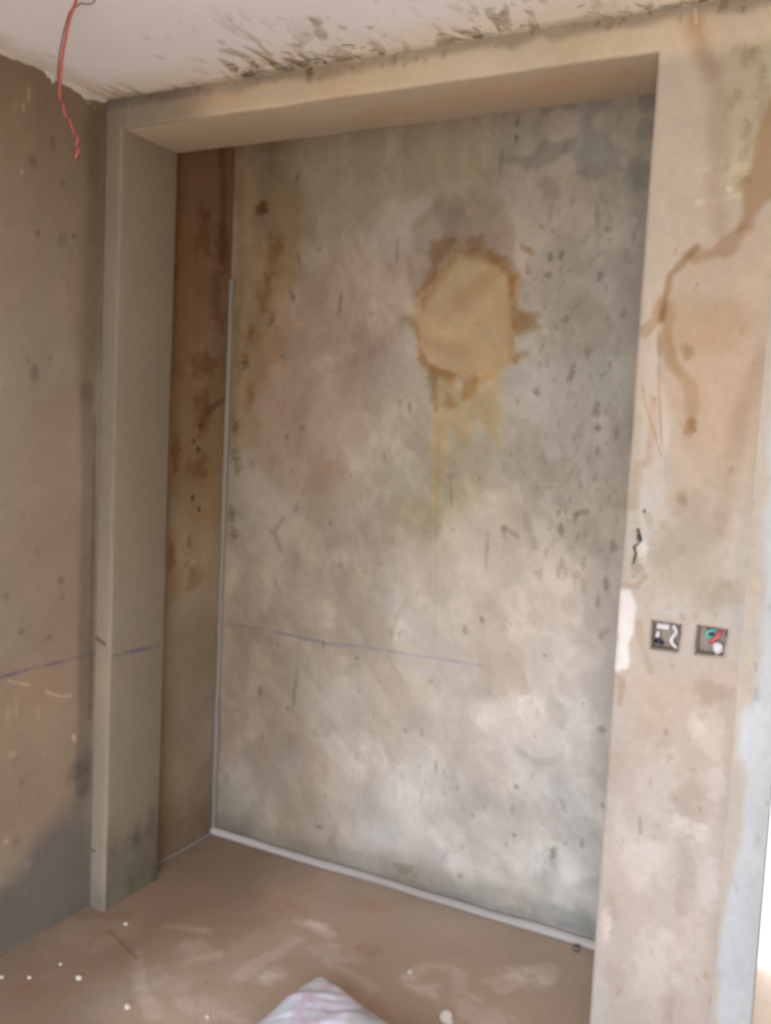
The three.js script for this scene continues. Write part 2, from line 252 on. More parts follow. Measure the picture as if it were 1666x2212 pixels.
  for (const [x, y, a, b, r, s] of [
    [0.229, 2.790, 0.01, 0.028, -0.3, 0.9], [0.239, 2.672, 0.014, 0.014, 0, 0.6], [0.452, 2.292, 0.011, 0.05, -0.1, 0.9], [0.227, 2.325, 0.013, 0.034, 0.4, 0.9], [0.130, 2.233, 0.013, 0.044, -0.4, 0.9], [0.193, 2.083, 0.012, 0.022, -0.2, 0.6],
    [0.693, 2.478, 0.007, 0.05, 0, 0.7], [0.249, 2.471, 0.012, 0.02, 0.3, 0.8], [0.345, 2.503, 0.012, 0.012, 0, 0.5], [0.286, 1.463, 0.015, 0.028, -0.4, 0.6], [0.451, 1.420, 0.01, 0.015, 0, 0.7], [1.400, 1.477, 0.012, 0.026, 0, 0.9], [1.453, 1.537, 0.014, 0.012, 0, 0.7],
    [1.054, 2.900, 0.012, 0.024, 0, 0.9], [1.093, 2.776, 0.01, 0.06, 0, 0.6], [1.146, 2.851, 0.012, 0.016, 0.3, 0.9], [1.253, 2.937, 0.03, 0.02, 0.5, 0.9], [0.779, 1.890, 0.008, 0.025, 0, 0.9], [1.125, 1.376, 0.01, 0.09, 0, 0.55], [1.278, 1.965, 0.016, 0.018, 0, 0.8], [1.401, 2.030, 0.014, 0.036, -0.3, 0.9],
    [1.497, 1.911, 0.016, 0.034, 0, 0.9], [1.504, 1.841, 0.012, 0.016, 0, 0.8], [1.570, 1.829, 0.01, 0.024, 0, 0.7], [0.142, 0.676, 0.014, 0.026, 0, 0.9], [0.315, 0.712, 0.011, 0.12, -0.1, 0.6], [0.284, 0.628, 0.014, 0.012, 0, 0.8], [0.222, 0.884, 0.01, 0.012, 0, 0.7], [0.462, 0.157, 0.022, 0.007, 0, 0.9],
    [1.295, 0.332, 0.014, 0.014, 0, 0.9], [1.448, 0.305, 0.018, 0.028, 0, 1], [1.451, 0.274, 0.02, 0.035, 0, 0.5], [1.548, 0.365, 0.012, 0.02, 0, 0.8], [1.093, 0.120, 0.012, 0.012, 0, 0.8], [1.294, 0.516, 0.012, 0.012, 0, 0.9], [1.129, 0.367, 0.01, 0.01, 0, 0.7], [0.968, 0.525, 0.008, 0.03, 0, 0.8], [1.370, 1.021, 0.01, 0.01, 0, 0.8],
    [1.591, 0.789, 0.018, 0.018, 0.7, 0.8], [1.614, 0.520, 0.01, 0.014, 0, 0.8], [0.928, 0.851, 0.014, 0.008, 0.4, 0.7], [0.831, 0.637, 0.014, 0.012, 0, 0.6], [0.902, 0.644, 0.008, 0.016, 0, 0.6], [0.602, 0.892, 0.01, 0.01, 0, 0.7], [1.057, 1.068, 0.014, 0.022, 0.3, 0.7], [1.122, 1.119, 0.018, 0.014, 0, 0.6], [1.575, 1.132, 0.014, 0.03, -0.5, 0.5], [1.547, 1.240, 0.01, 0.03, 0, 0.6], [1.586, 1.439, 0.012, 0.03, 0, 0.7], [1.571, 1.308, 0.012, 0.03, 0, 0.7],
    [1.298, 2.433, 0.01, 0.02, 0.3, 0.7], [1.338, 2.436, 0.01, 0.02, -0.3, 0.8], [1.294, 2.370, 0.016, 0.016, 0, 0.8], [1.478, 2.360, 0.014, 0.022, 0, 0.8], [1.496, 2.517, 0.016, 0.014, 0, 0.6], [1.258, 2.539, 0.01, 0.01, 0, 0.6], [1.453, 2.558, 0.012, 0.05, 0.1, 0.5], [1.366, 2.216, 0.018, 0.016, 0.5, 0.7], [1.567, 2.229, 0.014, 0.02, 0, 0.6], [1.449, 2.104, 0.012, 0.03, 0.1, 0.5], [1.532, 2.057, 0.012, 0.02, 0, 0.6], [1.208, 1.922, 0.008, 0.022, 0.1, 0.6],
    [1.197, 1.734, 0.008, 0.008, 0, 0.7], [0.987, 1.441, 0.01, 0.008, 0, 0.5], [1.300, 1.620, 0.008, 0.014, 0, 0.5], [1.508, 1.763, 0.012, 0.02, 0, 0.5], [0.227, 1.754, 0.014, 0.016, 0, 0.7], [0.297, 1.795, 0.014, 0.016, 0, 0.6], [0.442, 0.917, 0.01, 0.02, 0, 0.6], [0.198, 1.146, 0.01, 0.018, 0, 0.5], [0.505, 1.257, 0.014, 0.01, 0, 0.5]])
    P.blob(x, y, a, b, K, s, { rot: r, soft: 0.75, rag: 0.55, dz: -0.12 * s });
  for (const p of [[0.224, 1.420, 0.181, 1.354, 0.219, 1.284], [1.184, 1.467, 1.190, 1.434], [1.187, 1.468, 1.239, 1.442], [1.443, 1.515, 1.457, 1.544, 1.489, 1.552]]) P.line(p, 0.022, K, 0.8, { soft: 0.8, rag: 0.4, dz: -0.1 });
  P.line([0.953, 1.639, 0.984, 1.648], 0.02, K, 0.6); P.line([0.964, 1.640, 0.975, 1.527], 0.012, K, 0.6);
  P.specks(130, 5, [1.270, 1.289, 1.604, 2.624], [0.88, 0.87, 0.86], 0.9, 0.006, 0.022, 2.6, -0.04);
  P.specks(90, 6, [0.490, 0.039, 1.526, 1.724], [0.85, 0.84, 0.82], 0.9, 0.003, 0.013, 2, -0.04);
  P.specks(80, 8, [-0.039, 0.216, 0.754, 2.840], [0.86, 0.84, 0.8], 0.9, 0.003, 0.012, 2.2, -0.04);
}
// ---- the plaster of the mended hole
const mend = new Paint(0.693, 1.819, 0.6, 0.66, 620, [0.69, 0.595, 0.46], 11).trowel(0.06, 0.05, [1, 0.97, 0.9]);
{
  const P = mend, E = [0.84, 0.77, 0.68];
  P.line([0.990, 2.472, 1.055, 2.452, 1.119, 2.420, 1.169, 2.379, 1.177, 2.300], 0.05, E, 1, { soft: 0.9, rag: 0.5, fade: 0.1 });
  P.line([0.963, 2.465, 0.900, 2.439, 0.857, 2.368, 0.812, 2.318, 0.786, 2.267], 0.06, [0.88, 0.82, 0.75], 1, { soft: 0.9, rag: 0.6, fade: 0.1 });
  P.line([0.784, 2.241, 0.806, 2.086, 0.887, 2.021, 1.009, 2.010], 0.03, [0.87, 0.82, 0.76], 0.9, { soft: 0.9, rag: 0.6, fade: 0.3 });
  P.line([1.167, 2.301, 1.178, 2.071, 1.099, 2.017], 0.04, [0.9, 0.87, 0.84], 0.8, { soft: 0.9, rag: 0.6 });
  for (const p of [[0.903, 2.223, 1.061, 2.353], [0.954, 2.306, 1.111, 2.401], [0.832, 2.137, 0.985, 2.103]]) P.line(p, 0.06, [0.95, 0.9, 0.85], 0.8, { soft: 1, rag: 0.6 });
  for (const p of [[0.867, 2.206, 0.963, 2.154], [0.997, 2.204, 1.083, 2.286], [0.969, 2.373, 1.040, 2.404]]) P.line(p, 0.05, [1.05, 1.05, 1.04], 0.9, { soft: 1, rag: 0.6 });
}
// ---- face of the wall round the opening
const wallFace = new Paint(-0.1, -0.02, 2.3, 2.92, 560, [0.665, 0.608, 0.545], 21).trowel(0.05, 0.045, [1.02, 0.985, 0.95]);
{
  const P = wallFace, GREY_EDGE = [1.04, 1.15, 1.3], BR = [0.87, 0.79, 0.7];
  P.all([0.83, 0.815, 0.79], (x, y) => 1 - smooth(0.15, 0.6, x + 0.4 * (fbm(x * 2.5, y * 2, 3, 14) - 0.5)));   // light falloff towards the left, painted into the cement
  // lintel and its left end: smooth cement, shadow line and dirt painted under the ceiling
  P.all([1.15, 1.13, 1.08], (x, y) => smooth(2.74, 2.8, y + 0.03 * fbm(x * 3, 1, 2)) * smooth(0.2, 0.5, x));  // lintel lightened in colour to make up for missing light
  P.all([1.0, 1.02, 1.07], (x, y) => smooth(1.7, 1.8, x) * (0.4 + 0.6 * (1 - smooth(0.9, 1.9, y))));   // paler, pinker plaster on the pier
  P.line([-0.1, 2.868, 0.5, 2.866, 1.1, 2.868, 1.8, 2.87, 2.2, 2.87], 0.05, [0.74, 0.73, 0.74], 0.95, { soft: 0.8, rag: 0.7, fade: 0.35 });
  P.specks(40, 23, [0.0, 2.84, 2.0, 2.88], [0.75, 0.72, 0.68], 0.7, 0.004, 0.02, 1);
  P.line([0.25, 2.815, 0.5, 2.83], 0.03, [1.02, 0.96, 0.9], 0.8, { soft: 1 });
  P.line([0.828, 2.878, 0.923, 2.876], 0.012, [1.12, 1.12, 1.14], 0.8);
  // smooth band down the left of the pier
  P.area([1.78, 2.76, 1.866, 2.798, 1.915, 2.660, 1.931, 2.437, 1.951, 2.324, 1.884, 2.259, 1.845, 2.169, 1.809, 2.029, 1.79, 1.9], [1.03, 1.03, 1.02], 1, { soft: 0.02, rag: 0.02 });
  P.line([1.863, 2.843, 1.897, 2.750, 1.929, 2.658, 1.942, 2.513, 1.936, 2.414, 1.957, 2.334], 0.055, [0.92, 0.88, 0.83], 0.9, { soft: 0.9, rag: 0.5 });
  P.line([1.863, 2.843, 1.879, 2.774, 1.917, 2.703], 0.05, [0.9, 0.85, 0.8], 0.8, { soft: 0.9 });
  P.area([1.933, 2.767, 2.044, 2.772, 2.058, 2.589, 2.033, 2.429, 1.998, 2.343, 1.964, 2.356, 1.945, 2.546], [0.99, 0.99, 0.92], 0.8, { soft: 0.03, rag: 0.03 });
  P.specks(24, 24, [1.960, 2.412, 2.038, 2.762], [0.88, 0.85, 0.78], 0.7, 0.008, 0.025, 1);
  P.line([1.891, 2.468, 1.954, 2.488, 2.025, 2.473], 0.016, [1.05, 1.06, 1.08], 0.7); P.line([1.901, 2.397, 1.950, 2.400, 2.003, 2.405], 0.014, [1.05, 1.06, 1.09], 0.7); P.area([1.966, 2.478, 2.014, 2.476, 2.016, 2.408, 1.977, 2.400], [1.05, 1.06, 1.07], 0.9, { soft: 0.01, rag: 0.012, fr: 20 });
  P.blob(1.975, 2.424, 0.008, 0.009, [1.1, 1.12, 1.14], 0.9); P.blob(1.910, 2.396, 0.014, 0.01, [1.07, 1.08, 1.1], 0.9);
  P.line([1.863, 2.864, 1.868, 2.831], 0.009, [1.18, 1.2, 1.22], 0.8, { rag: 0.3, fade: 0 });
  // the tide mark of an old leak
  P.area([2.085, 2.692, 2.047, 2.627, 2.035, 2.537, 2.021, 2.451, 2.012, 2.375, 2.006, 2.320, 2.030, 2.330, 2.058, 2.383, 2.106, 2.423], BR, 1, { soft: 0.012, rag: 0.014, fr: 14 });
  P.area([2.008, 2.342, 1.968, 2.311, 1.948, 2.284, 1.904, 2.283, 1.883, 2.268, 1.901, 2.245, 1.950, 2.256, 1.992, 2.271, 2.036, 2.330], [0.9, 0.83, 0.755], 1, { soft: 0.01, rag: 0.012, fr: 18 });
  P.line([1.909, 2.286, 1.873, 2.246, 1.850, 2.220, 1.843, 2.169, 1.838, 2.111], 0.022, [0.85, 0.77, 0.68], 1, { soft: 0.8, rag: 0.3, fade: 0.05 });
  P.area([1.845, 2.169, 1.875, 2.225, 1.906, 2.264, 1.971, 2.272, 2.050, 2.351, 2.106, 2.423, 2.184, 1.427, 1.855, 1.385, 1.861, 1.627, 1.910, 1.750, 1.858, 1.982], [1.0, 0.975, 0.945], 1, { soft: 0.02, rag: 0.02 });
  P.area([1.837, 2.122, 1.913, 2.167, 2.022, 2.164, 2.050, 2.074, 1.945, 2.029, 1.853, 2.052], [0.97, 0.945, 0.9], 0.9, { soft: 0.04, rag: 0.04 });
  P.line([1.834, 2.157, 1.826, 2.111, 1.799, 2.082], 0.03, BR, 0.8, { rag: 0.7 }); P.line([1.852, 2.145, 1.853, 2.052, 1.875, 1.994, 1.918, 1.948, 1.931, 1.844], 0.032, [0.87, 0.8, 0.7], 0.85, { soft: 0.8, rag: 0.5 });
  P.blob(1.906, 2.029, 0.018, 0.02, [0.84, 0.79, 0.72], 0.8); P.blob(1.926, 1.838, 0.02, 0.028, [0.84, 0.76, 0.68], 0.9); P.blob(1.922, 1.656, 0.014, 0.02, [0.88, 0.82, 0.78], 0.8);
  P.area([1.884, 2.099, 2.068, 2.119, 2.078, 1.985, 2.031, 1.756, 1.937, 1.681, 1.901, 1.866], [1.02, 0.99, 0.97], 0.9, { soft: 0.06, rag: 0.05 });
  P.line([2.086, 2.018, 2.044, 1.871, 2.025, 1.698, 2.023, 1.582], 0.05, [0.9, 0.86, 0.82], 0.8, { soft: 1, rag: 0.4 });
  P.line([2.078, 2.251, 2.043, 2.164], 0.06, [1.05, 1.05, 1.05], 0.7, { soft: 1 });
  // patches where the thin skim has come off along the edge
  for (const q of [[1.799, 2.170, 1.833, 2.099, 1.834, 2.029, 1.849, 1.924, 1.864, 1.901, 1.887, 1.594, 1.870, 1.508, 1.840, 1.505, 1.808, 1.623, 1.801, 1.887, 1.809, 2.029]]) P.area(q, [1.05, 1.065, 1.08], 1, { soft: 0.012, rag: 0.018, fr: 20, dz: 0.1 });
  P.line([1.812, 1.744, 1.803, 1.695, 1.799, 1.634], 0.03, [0.92, 0.86, 0.79], 0.9, { rag: 0.6 }); P.line([1.829, 1.911, 1.837, 1.829, 1.829, 1.745], 0.028, [0.95, 0.89, 0.84], 0.9, { rag: 0.6 });
  P.line([1.834, 2.076, 1.844, 1.924, 1.861, 1.794], 0.008, [0.84, 0.8, 0.76], 0.8, { rag: 0.9, fr: 0.3 }); P.line([1.801, 1.946, 1.809, 1.899, 1.863, 1.765], 0.007, [0.86, 0.82, 0.78], 0.6, { rag: 0.9 });
  P.line([1.816, 1.569, 1.825, 1.542, 1.809, 1.523, 1.816, 1.502, 1.810, 1.483], 0.009, [0.5, 0.49, 0.47], 1, { rag: 0.6, fade: 0, dz: -0.3 }); P.blob(1.821, 1.549, 0.008, 0.012, [0.5, 0.49, 0.47], 0.9); P.blob(1.829, 1.619, 0.005, 0.006, [0.6, 0.58, 0.55], 0.9);
  P.blob(1.831, 1.516, 0.014, 0.034, [1.12, 1.14, 1.16], 0.9, { rag: 0.4 }); P.blob(1.818, 1.472, 0.02, 0.03, [0.86, 0.85, 0.84], 0.9);
  P.line([1.786, 1.423, 1.823, 1.420, 1.844, 1.450], 0.018, [0.88, 0.82, 0.74], 0.8);
  P.area([1.772, 1.404, 1.810, 1.411, 1.828, 1.357, 1.828, 1.295, 1.814, 1.256, 1.817, 1.207, 1.780, 1.185], [1.2, 1.25, 1.31], 1, { soft: 0.008, rag: 0.012, fr: 24, dz: 0.25 });
  P.line([1.785, 1.182, 1.804, 1.167, 1.802, 1.104], 0.02, [0.88, 0.82, 0.77], 0.8); P.line([1.835, 1.327, 1.845, 1.273, 1.874, 1.203], 0.02, [0.93, 0.89, 0.82], 0.8);
  for (const [x, y, a, b, f] of [[1.891, 1.534, 0.05, 0.06, 0.93], [1.954, 1.611, 0.06, 0.1, 0.95], [2.035, 1.419, 0.06, 0.05, 0.93], [1.913, 1.392, 0.06, 0.05, 1.03], [2.058, 1.551, 0.04, 0.09, 1.04], [1.901, 1.072, 0.05, 0.1, 0.97], [2.032, 1.169, 0.06, 0.04, 0.92], [2.029, 1.060, 0.04, 0.07, 1.06], [1.993, 1.078, 0.025, 0.04, 1.07], [2.054, 0.944, 0.035, 0.06, 1.06], [1.910, 0.950, 0.05, 0.14, 1.03], [1.995, 0.894, 0.05, 0.08, 0.95], [1.803, 0.927, 0.025, 0.08, 0.97], [1.825, 0.779, 0.02, 0.05, 1.04], [1.978, 0.816, 0.035, 0.025, 1.08], [2.025, 0.803, 0.025, 0.03, 1.07], [1.898, 0.695, 0.07, 0.09, 1.07], [1.816, 0.556, 0.02, 0.05, 0.96], [1.808, 0.489, 0.015, 0.05, 1.11], [2.000, 0.672, 0.03, 0.12, 0.94], [2.057, 0.675, 0.03, 0.07, 1.04], [1.947, 0.428, 0.06, 0.12, 1.07], [1.842, 0.355, 0.03, 0.06, 0.96], [2.030, 0.429, 0.025, 0.09, 1.03], [1.979, 0.323, 0.02, 0.1, 0.95], [2.077, 0.569, 0.03, 0.06, 0.97]])
    P.blob(x, y, a, b, [f, f + (f > 1 ? 0.012 : -0.012), f + (f > 1 ? 0.024 : -0.024)], 1, { soft: 0.6, rag: 0.6 });
  P.area([1.79, 1.1, 1.797, 1.178, 2.092, 1.251, 2.12, 1.0, 2.12, -0.1, 1.79, -0.1], [1.01, 0.985, 0.965], 1, { soft: 0.05, rag: 0.05 });
  P.line([1.875, 0.806, 1.880, 0.767], 0.012, [0.82, 0.8, 0.78], 0.8); P.blob(1.926, 1.050, 0.008, 0.01, [0.86, 0.84, 0.82], 0.8);
  P.specks(50, 25, [1.8, 0.3, 2.1, 2.3], [0.9, 0.87, 0.83], 0.8, 0.004, 0.012, 2);
  // bare grey cement showing raggedly along the right-hand end
  P.all(GREY_EDGE, (x, y) => smooth(2.1, 2.115, x + 0.06 * (fbm(x * 16, y * 7, 4, 31) - 0.5) + 0.012 * smooth(1.2, 0.3, y)) * (1 - smooth(1.5, 1.9, y)));
  P.all([0.94, 0.96, 0.98], (x, y) => smooth(2.05, 2.085, x + 0.05 * (fbm(x * 14, y * 6, 4, 33) - 0.5)) * (1 - smooth(2.09, 2.11, x)) * (1 - smooth(1.5, 1.9, y)) * 0.8);
  // the narrow face beside the left wall
  P.all([0.92, 0.92, 0.92], (x, y) => (x < 0.02 ? 0.8 : 0));
  P.line([-0.065, 1.009, -0.025, 0.990], 0.012, [0.62, 0.6, 0.56], 0.9, { fade: 0, dz: -0.2 }); P.line([-0.084, 0.216, -0.051, 0.217], 0.012, [0.66, 0.64, 0.6], 0.9, { fade: 0, dz: -0.2 });
  P.all([1.13, 1.125, 1.12], (x, y) => (x < 0.02 ? 1 - smooth(0.8, 1.7, y) : 0));
  P.all([0.88, 0.89, 0.9], (x, y) => (x < 0.02 ? 1 - smooth(0.02, 0.16, y) : 0));
}
// ---- lining of the opening: jamb in the first 0.32 m of u, soffit after it
const lining = new Paint(0, 0, 0.75, 2.9, 480, [0.69, 0.628, 0.55], 31).trowel(0.025, 0.025, [1.01, 0.99, 0.96]);
{
  const P = lining, j = (z, y) => [z + 0.3, y], s = (x, z) => [0.4 + z + 0.3, x];
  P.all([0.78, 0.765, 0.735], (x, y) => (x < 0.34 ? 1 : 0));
  P.all([0.985, 0.985, 0.97], (x, y) => 0.6 * fbm(x * 40, y * 0.8, 3, 4));
  P.line([...j(-0.012, 0.948), ...j(-0.089, 0.948), ...j(-0.150, 0.945), ...j(-0.213, 0.942), ...j(-0.264, 0.949)], 0.012, [0.8, 0.8, 1.02], 0.9, { soft: 0.9, rag: 0.6 });
  P.line([...j(-0.113, 0.947), ...j(-0.175, 0.944)], 0.02, [0.78, 0.79, 1.02], 0.8, { soft: 0.8 });
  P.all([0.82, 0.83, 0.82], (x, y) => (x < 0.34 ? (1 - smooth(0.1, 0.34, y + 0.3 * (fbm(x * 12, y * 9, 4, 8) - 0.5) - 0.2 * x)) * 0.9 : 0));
  P.specks(14, 33, [0.02, 0.03, 0.3, 0.3], [0.88, 0.88, 0.86], 0.8, 0.012, 0.035, 1.2);
  P.line([0.0, 0.02, 0.32, 0.025], 0.05, [1.05, 1.07, 1.1], 0.9, { soft: 0.6 });
  P.line([...s(0.857, -0.189), ...s(1.193, -0.141), ...s(1.672, -0.115)], 0.12, [1.03, 0.95, 0.9], 0.9, { soft: 1, rag: 0.4 });
  P.line([...s(0.172, -0.121), ...s(0.727, -0.123)], 0.16, [1.02, 1.02, 0.98], 0.8, { soft: 1 });
}
// ---- inner side of the alcove: rusty brown damp
const inner = new Paint(-0.8, -0.02, 0.55, 2.92, 480, [0.56, 0.485, 0.395], 41).trowel(0.07, 0.07, [1, 0.95, 0.86]);
{
  const P = inner, RU = [0.82, 0.69, 0.55];
  P.all([0.9, 0.76, 0.63], (x, y) => smooth(1.75, 2.45, y + 0.5 * (fbm(x * 6, y * 5, 4, 2) - 0.5)) * 0.9);
  P.all([0.9, 0.82, 0.68], (x, y) => smooth(1.0, 1.5, y + 0.5 * (fbm(x * 6, y * 5, 4, 5) - 0.5)) * (1 - smooth(1.9, 2.3, y)) * 0.9);
  for (const [z, y, a, b] of [[-0.552, 2.558, 0.06, 0.1], [-0.654, 2.319, 0.04, 0.12], [-0.578, 2.028, 0.08, 0.06], [-0.690, 2.210, 0.04, 0.06], [-0.585, 1.879, 0.08, 0.05], [-0.589, 1.804, 0.05, 0.06], [-0.423, 1.670, 0.03, 0.1], [-0.569, 1.614, 0.06, 0.06], [-0.524, 1.311, 0.02, 0.03], [-0.560, 1.174, 0.06, 0.06], [-0.413, 1.265, 0.03, 0.09], [-0.674, 2.510, 0.05, 0.1], [-0.366, 2.344, 0.04, 0.3]]) P.blob(z, y, a, b, RU, 0.75, { soft: 0.8, rag: 0.8 });
  for (const [z, y] of [[-0.531, 1.723], [-0.559, 1.686], [-0.577, 1.442], [-0.536, 1.491], [-0.566, 1.780]]) P.blob(z, y, 0.012, 0.012, [0.5, 0.45, 0.38], 0.9, { rag: 0.6 });
  P.line([-0.707, 1.895, -0.617, 1.852, -0.575, 1.784], 0.03, [0.72, 0.62, 0.52], 0.9);
  P.area([-0.429, 1.523, -0.723, 1.612, -0.741, 0.971, -0.423, 1.020], [1.08, 1.12, 1.16], 0.7, { soft: 0.1, rag: 0.08 });
  P.all([0.88, 0.84, 0.8], (x, y) => 1 - smooth(0.1, 0.45, y + 0.3 * (fbm(x * 9, y * 7, 4, 3) - 0.5)));  // tone darkens towards the foot
  P.line([-0.646, 2.909, -0.677, 2.734, -0.676, 2.473], 0.05, [0.7, 0.6, 0.54], 0.8, { soft: 0.9 });
}
// ---- left wall
const left = new Paint(-0.05, -0.02, 0.75, 2.92, 620, [0.565, 0.5, 0.43], 51).trowel(0.05, 0.05, [1.0, 0.975, 0.94]);
{
  const P = left;
  P.all([0.84, 0.8, 0.73], (x, y) => smooth(1.9, 2.8, y + 0.5 * (fbm(x * 5, y * 4, 4, 3) - 0.5) - x * 0.9) * 0.8);
  P.area([0.235, 1.790, 0.084, 1.796, 0.035, 0.807, 0.235, 0.854, 0.302, 1.334], [1.02, 0.965, 0.93], 0.7, { soft: 0.14, rag: 0.12, fr: 4 });
  P.area([0.510, 0.992, 0.026, 0.889, 0.057, 0.386, 0.502, 0.316], [1.04, 0.99, 0.94], 0.7, { soft: 0.08, rag: 0.06 });
  // dark untouched strip in the corner, grey foot
  P.line([0.054, 1.877, 0.038, 1.473, 0.038, 0.976, 0.037, 0.465], 0.078, [0.82, 0.82, 0.83], 1, { soft: 0.5, rag: 0.3, fr: 0.3, fade: 0.2, dz: -0.2 });
  P.line([0.042, 2.814, 0.048, 2.428, 0.050, 1.877], 0.09, [0.83, 0.8, 0.75], 0.9, { soft: 0.9, rag: 0.5 });
  P.line([0.017, 1.799, 0.014, 1.223, 0.010, 0.715], 0.02, [0.72, 0.7, 0.68], 0.8, { soft: 0.8, rag: 0.5, fade: 0.5 });
  P.area([0.006, 0.559, 0.122, 0.392, 0.283, 0.304, 0.500, 0.177, 0.723, 0.124, 0.722, -0.169, -0.014, -0.156], [0.8, 0.82, 0.85], 1, { soft: 0.07, rag: 0.06, fr: 6 });
  P.blob(0.071, 0.528, 0.05, 0.05, [0.84, 0.85, 0.87], 0.9); P.blob(0.039, 0.535, 0.014, 0.04, [1.1, 1.1, 1.12], 0.7);
  P.line([0.532, 0.031, 0.217, 0.001, -0.010, -0.014], 0.02, [1.08, 1.09, 1.1], 0.6, { rag: 0.8 });
  // blue chalk line
  P.line([0.606, 0.953, 0.406, 0.949, 0.295, 0.953, 0.177, 0.949, 0.072, 0.949, -0.008, 0.949], 0.011, [0.82, 0.83, 1.03], 0.9, { soft: 0.9, rag: 0.5, fade: 0.3 });
  P.line([0.406, 0.949, 0.295, 0.951], 0.012, [0.8, 0.8, 1.05], 0.8); P.line([0.217, 0.952, 0.156, 0.949], 0.013, [0.78, 0.79, 1.03], 0.8);
  // splashes of white and pits
  const W = [1.24, 1.27, 1.33];
  for (const [z, y, a, b, s] of [[0.326, 2.785, 0.006, 0.03, 1], [0.347, 2.740, 0.007, 0.016, 1], [0.349, 2.544, 0.006, 0.014, 0.9], [0.371, 2.738, 0.005, 0.01, 0.6], [0.086, 0.661, 0.011, 0.018, 1], [0.354, 0.680, 0.022, 0.016, 0.55], [0.375, 0.392, 0.01, 0.01, 0.7], [0.286, 0.273, 0.02, 0.024, 0.35], [0.395, 0.270, 0.014, 0.014, 0.35], [0.249, 0.793, 0.012, 0.03, 0.35], [0.340, 0.832, 0.012, 0.04, 0.3], [0.371, 0.824, 0.012, 0.04, 0.3], [0.224, 0.641, 0.012, 0.014, 0.3], [0.410, 2.350, 0.03, 0.006, 0.3], [0.081, 2.843, 0.014, 0.008, 0.9], [0.052, 2.838, 0.008, 0.008, 0.7]]) P.blob(z, y, a, b, W, s, { soft: 0.6, rag: 0.6 });
  P.line([0.373, 0.932, 0.351, 0.923, 0.290, 0.898], 0.011, W, 0.9, { rag: 0.9, fade: 0.5 }); P.line([0.215, 0.857, 0.164, 0.830, 0.101, 0.817], 0.013, W, 0.9, { rag: 0.7, fade: 0.3 });
  P.area([0.392, 2.797, 0.295, 2.831, 0.300, 2.659, 0.321, 2.340, 0.375, 2.329], [1.06, 1.06, 1.07], 0.6, { soft: 0.03, rag: 0.03 });
  for (const [z, y, a, b, s] of [[0.304, 2.587, 0.02, 0.02, 0.7], [0.226, 2.667, 0.012, 0.03, 0.6], [0.184, 2.555, 0.014, 0.014, 0.6], [0.282, 2.370, 0.014, 0.014, 0.8], [0.131, 2.395, 0.012, 0.014, 0.7], [0.180, 2.370, 0.02, 0.03, 0.5], [0.286, 1.929, 0.02, 0.03, 0.7], [0.224, 1.980, 0.016, 0.014, 0.5], [0.314, 1.971, 0.01, 0.02, 0.4], [0.159, 1.233, 0.016, 0.02, 0.8], [0.265, 1.346, 0.014, 0.014, 0.5], [0.322, 1.084, 0.016, 0.014, 0.7], [0.209, 1.045, 0.018, 0.012, 0.7], [0.383, 1.207, 0.014, 0.014, 0.5], [0.313, 0.572, 0.012, 0.014, 0.6], [0.334, 0.372, 0.02, 0.018, 0.6], [0.151, 1.175, 0.01, 0.014, 0.5]]) P.blob(z, y, a, b, [0.78, 0.77, 0.75], s, { soft: 0.8, rag: 0.6, dz: -0.1 });
  P.specks(40, 52, [0, 0.2, 0.5, 2.7], [0.88, 0.86, 0.83], 0.8, 0.003, 0.012, 1.5);
}
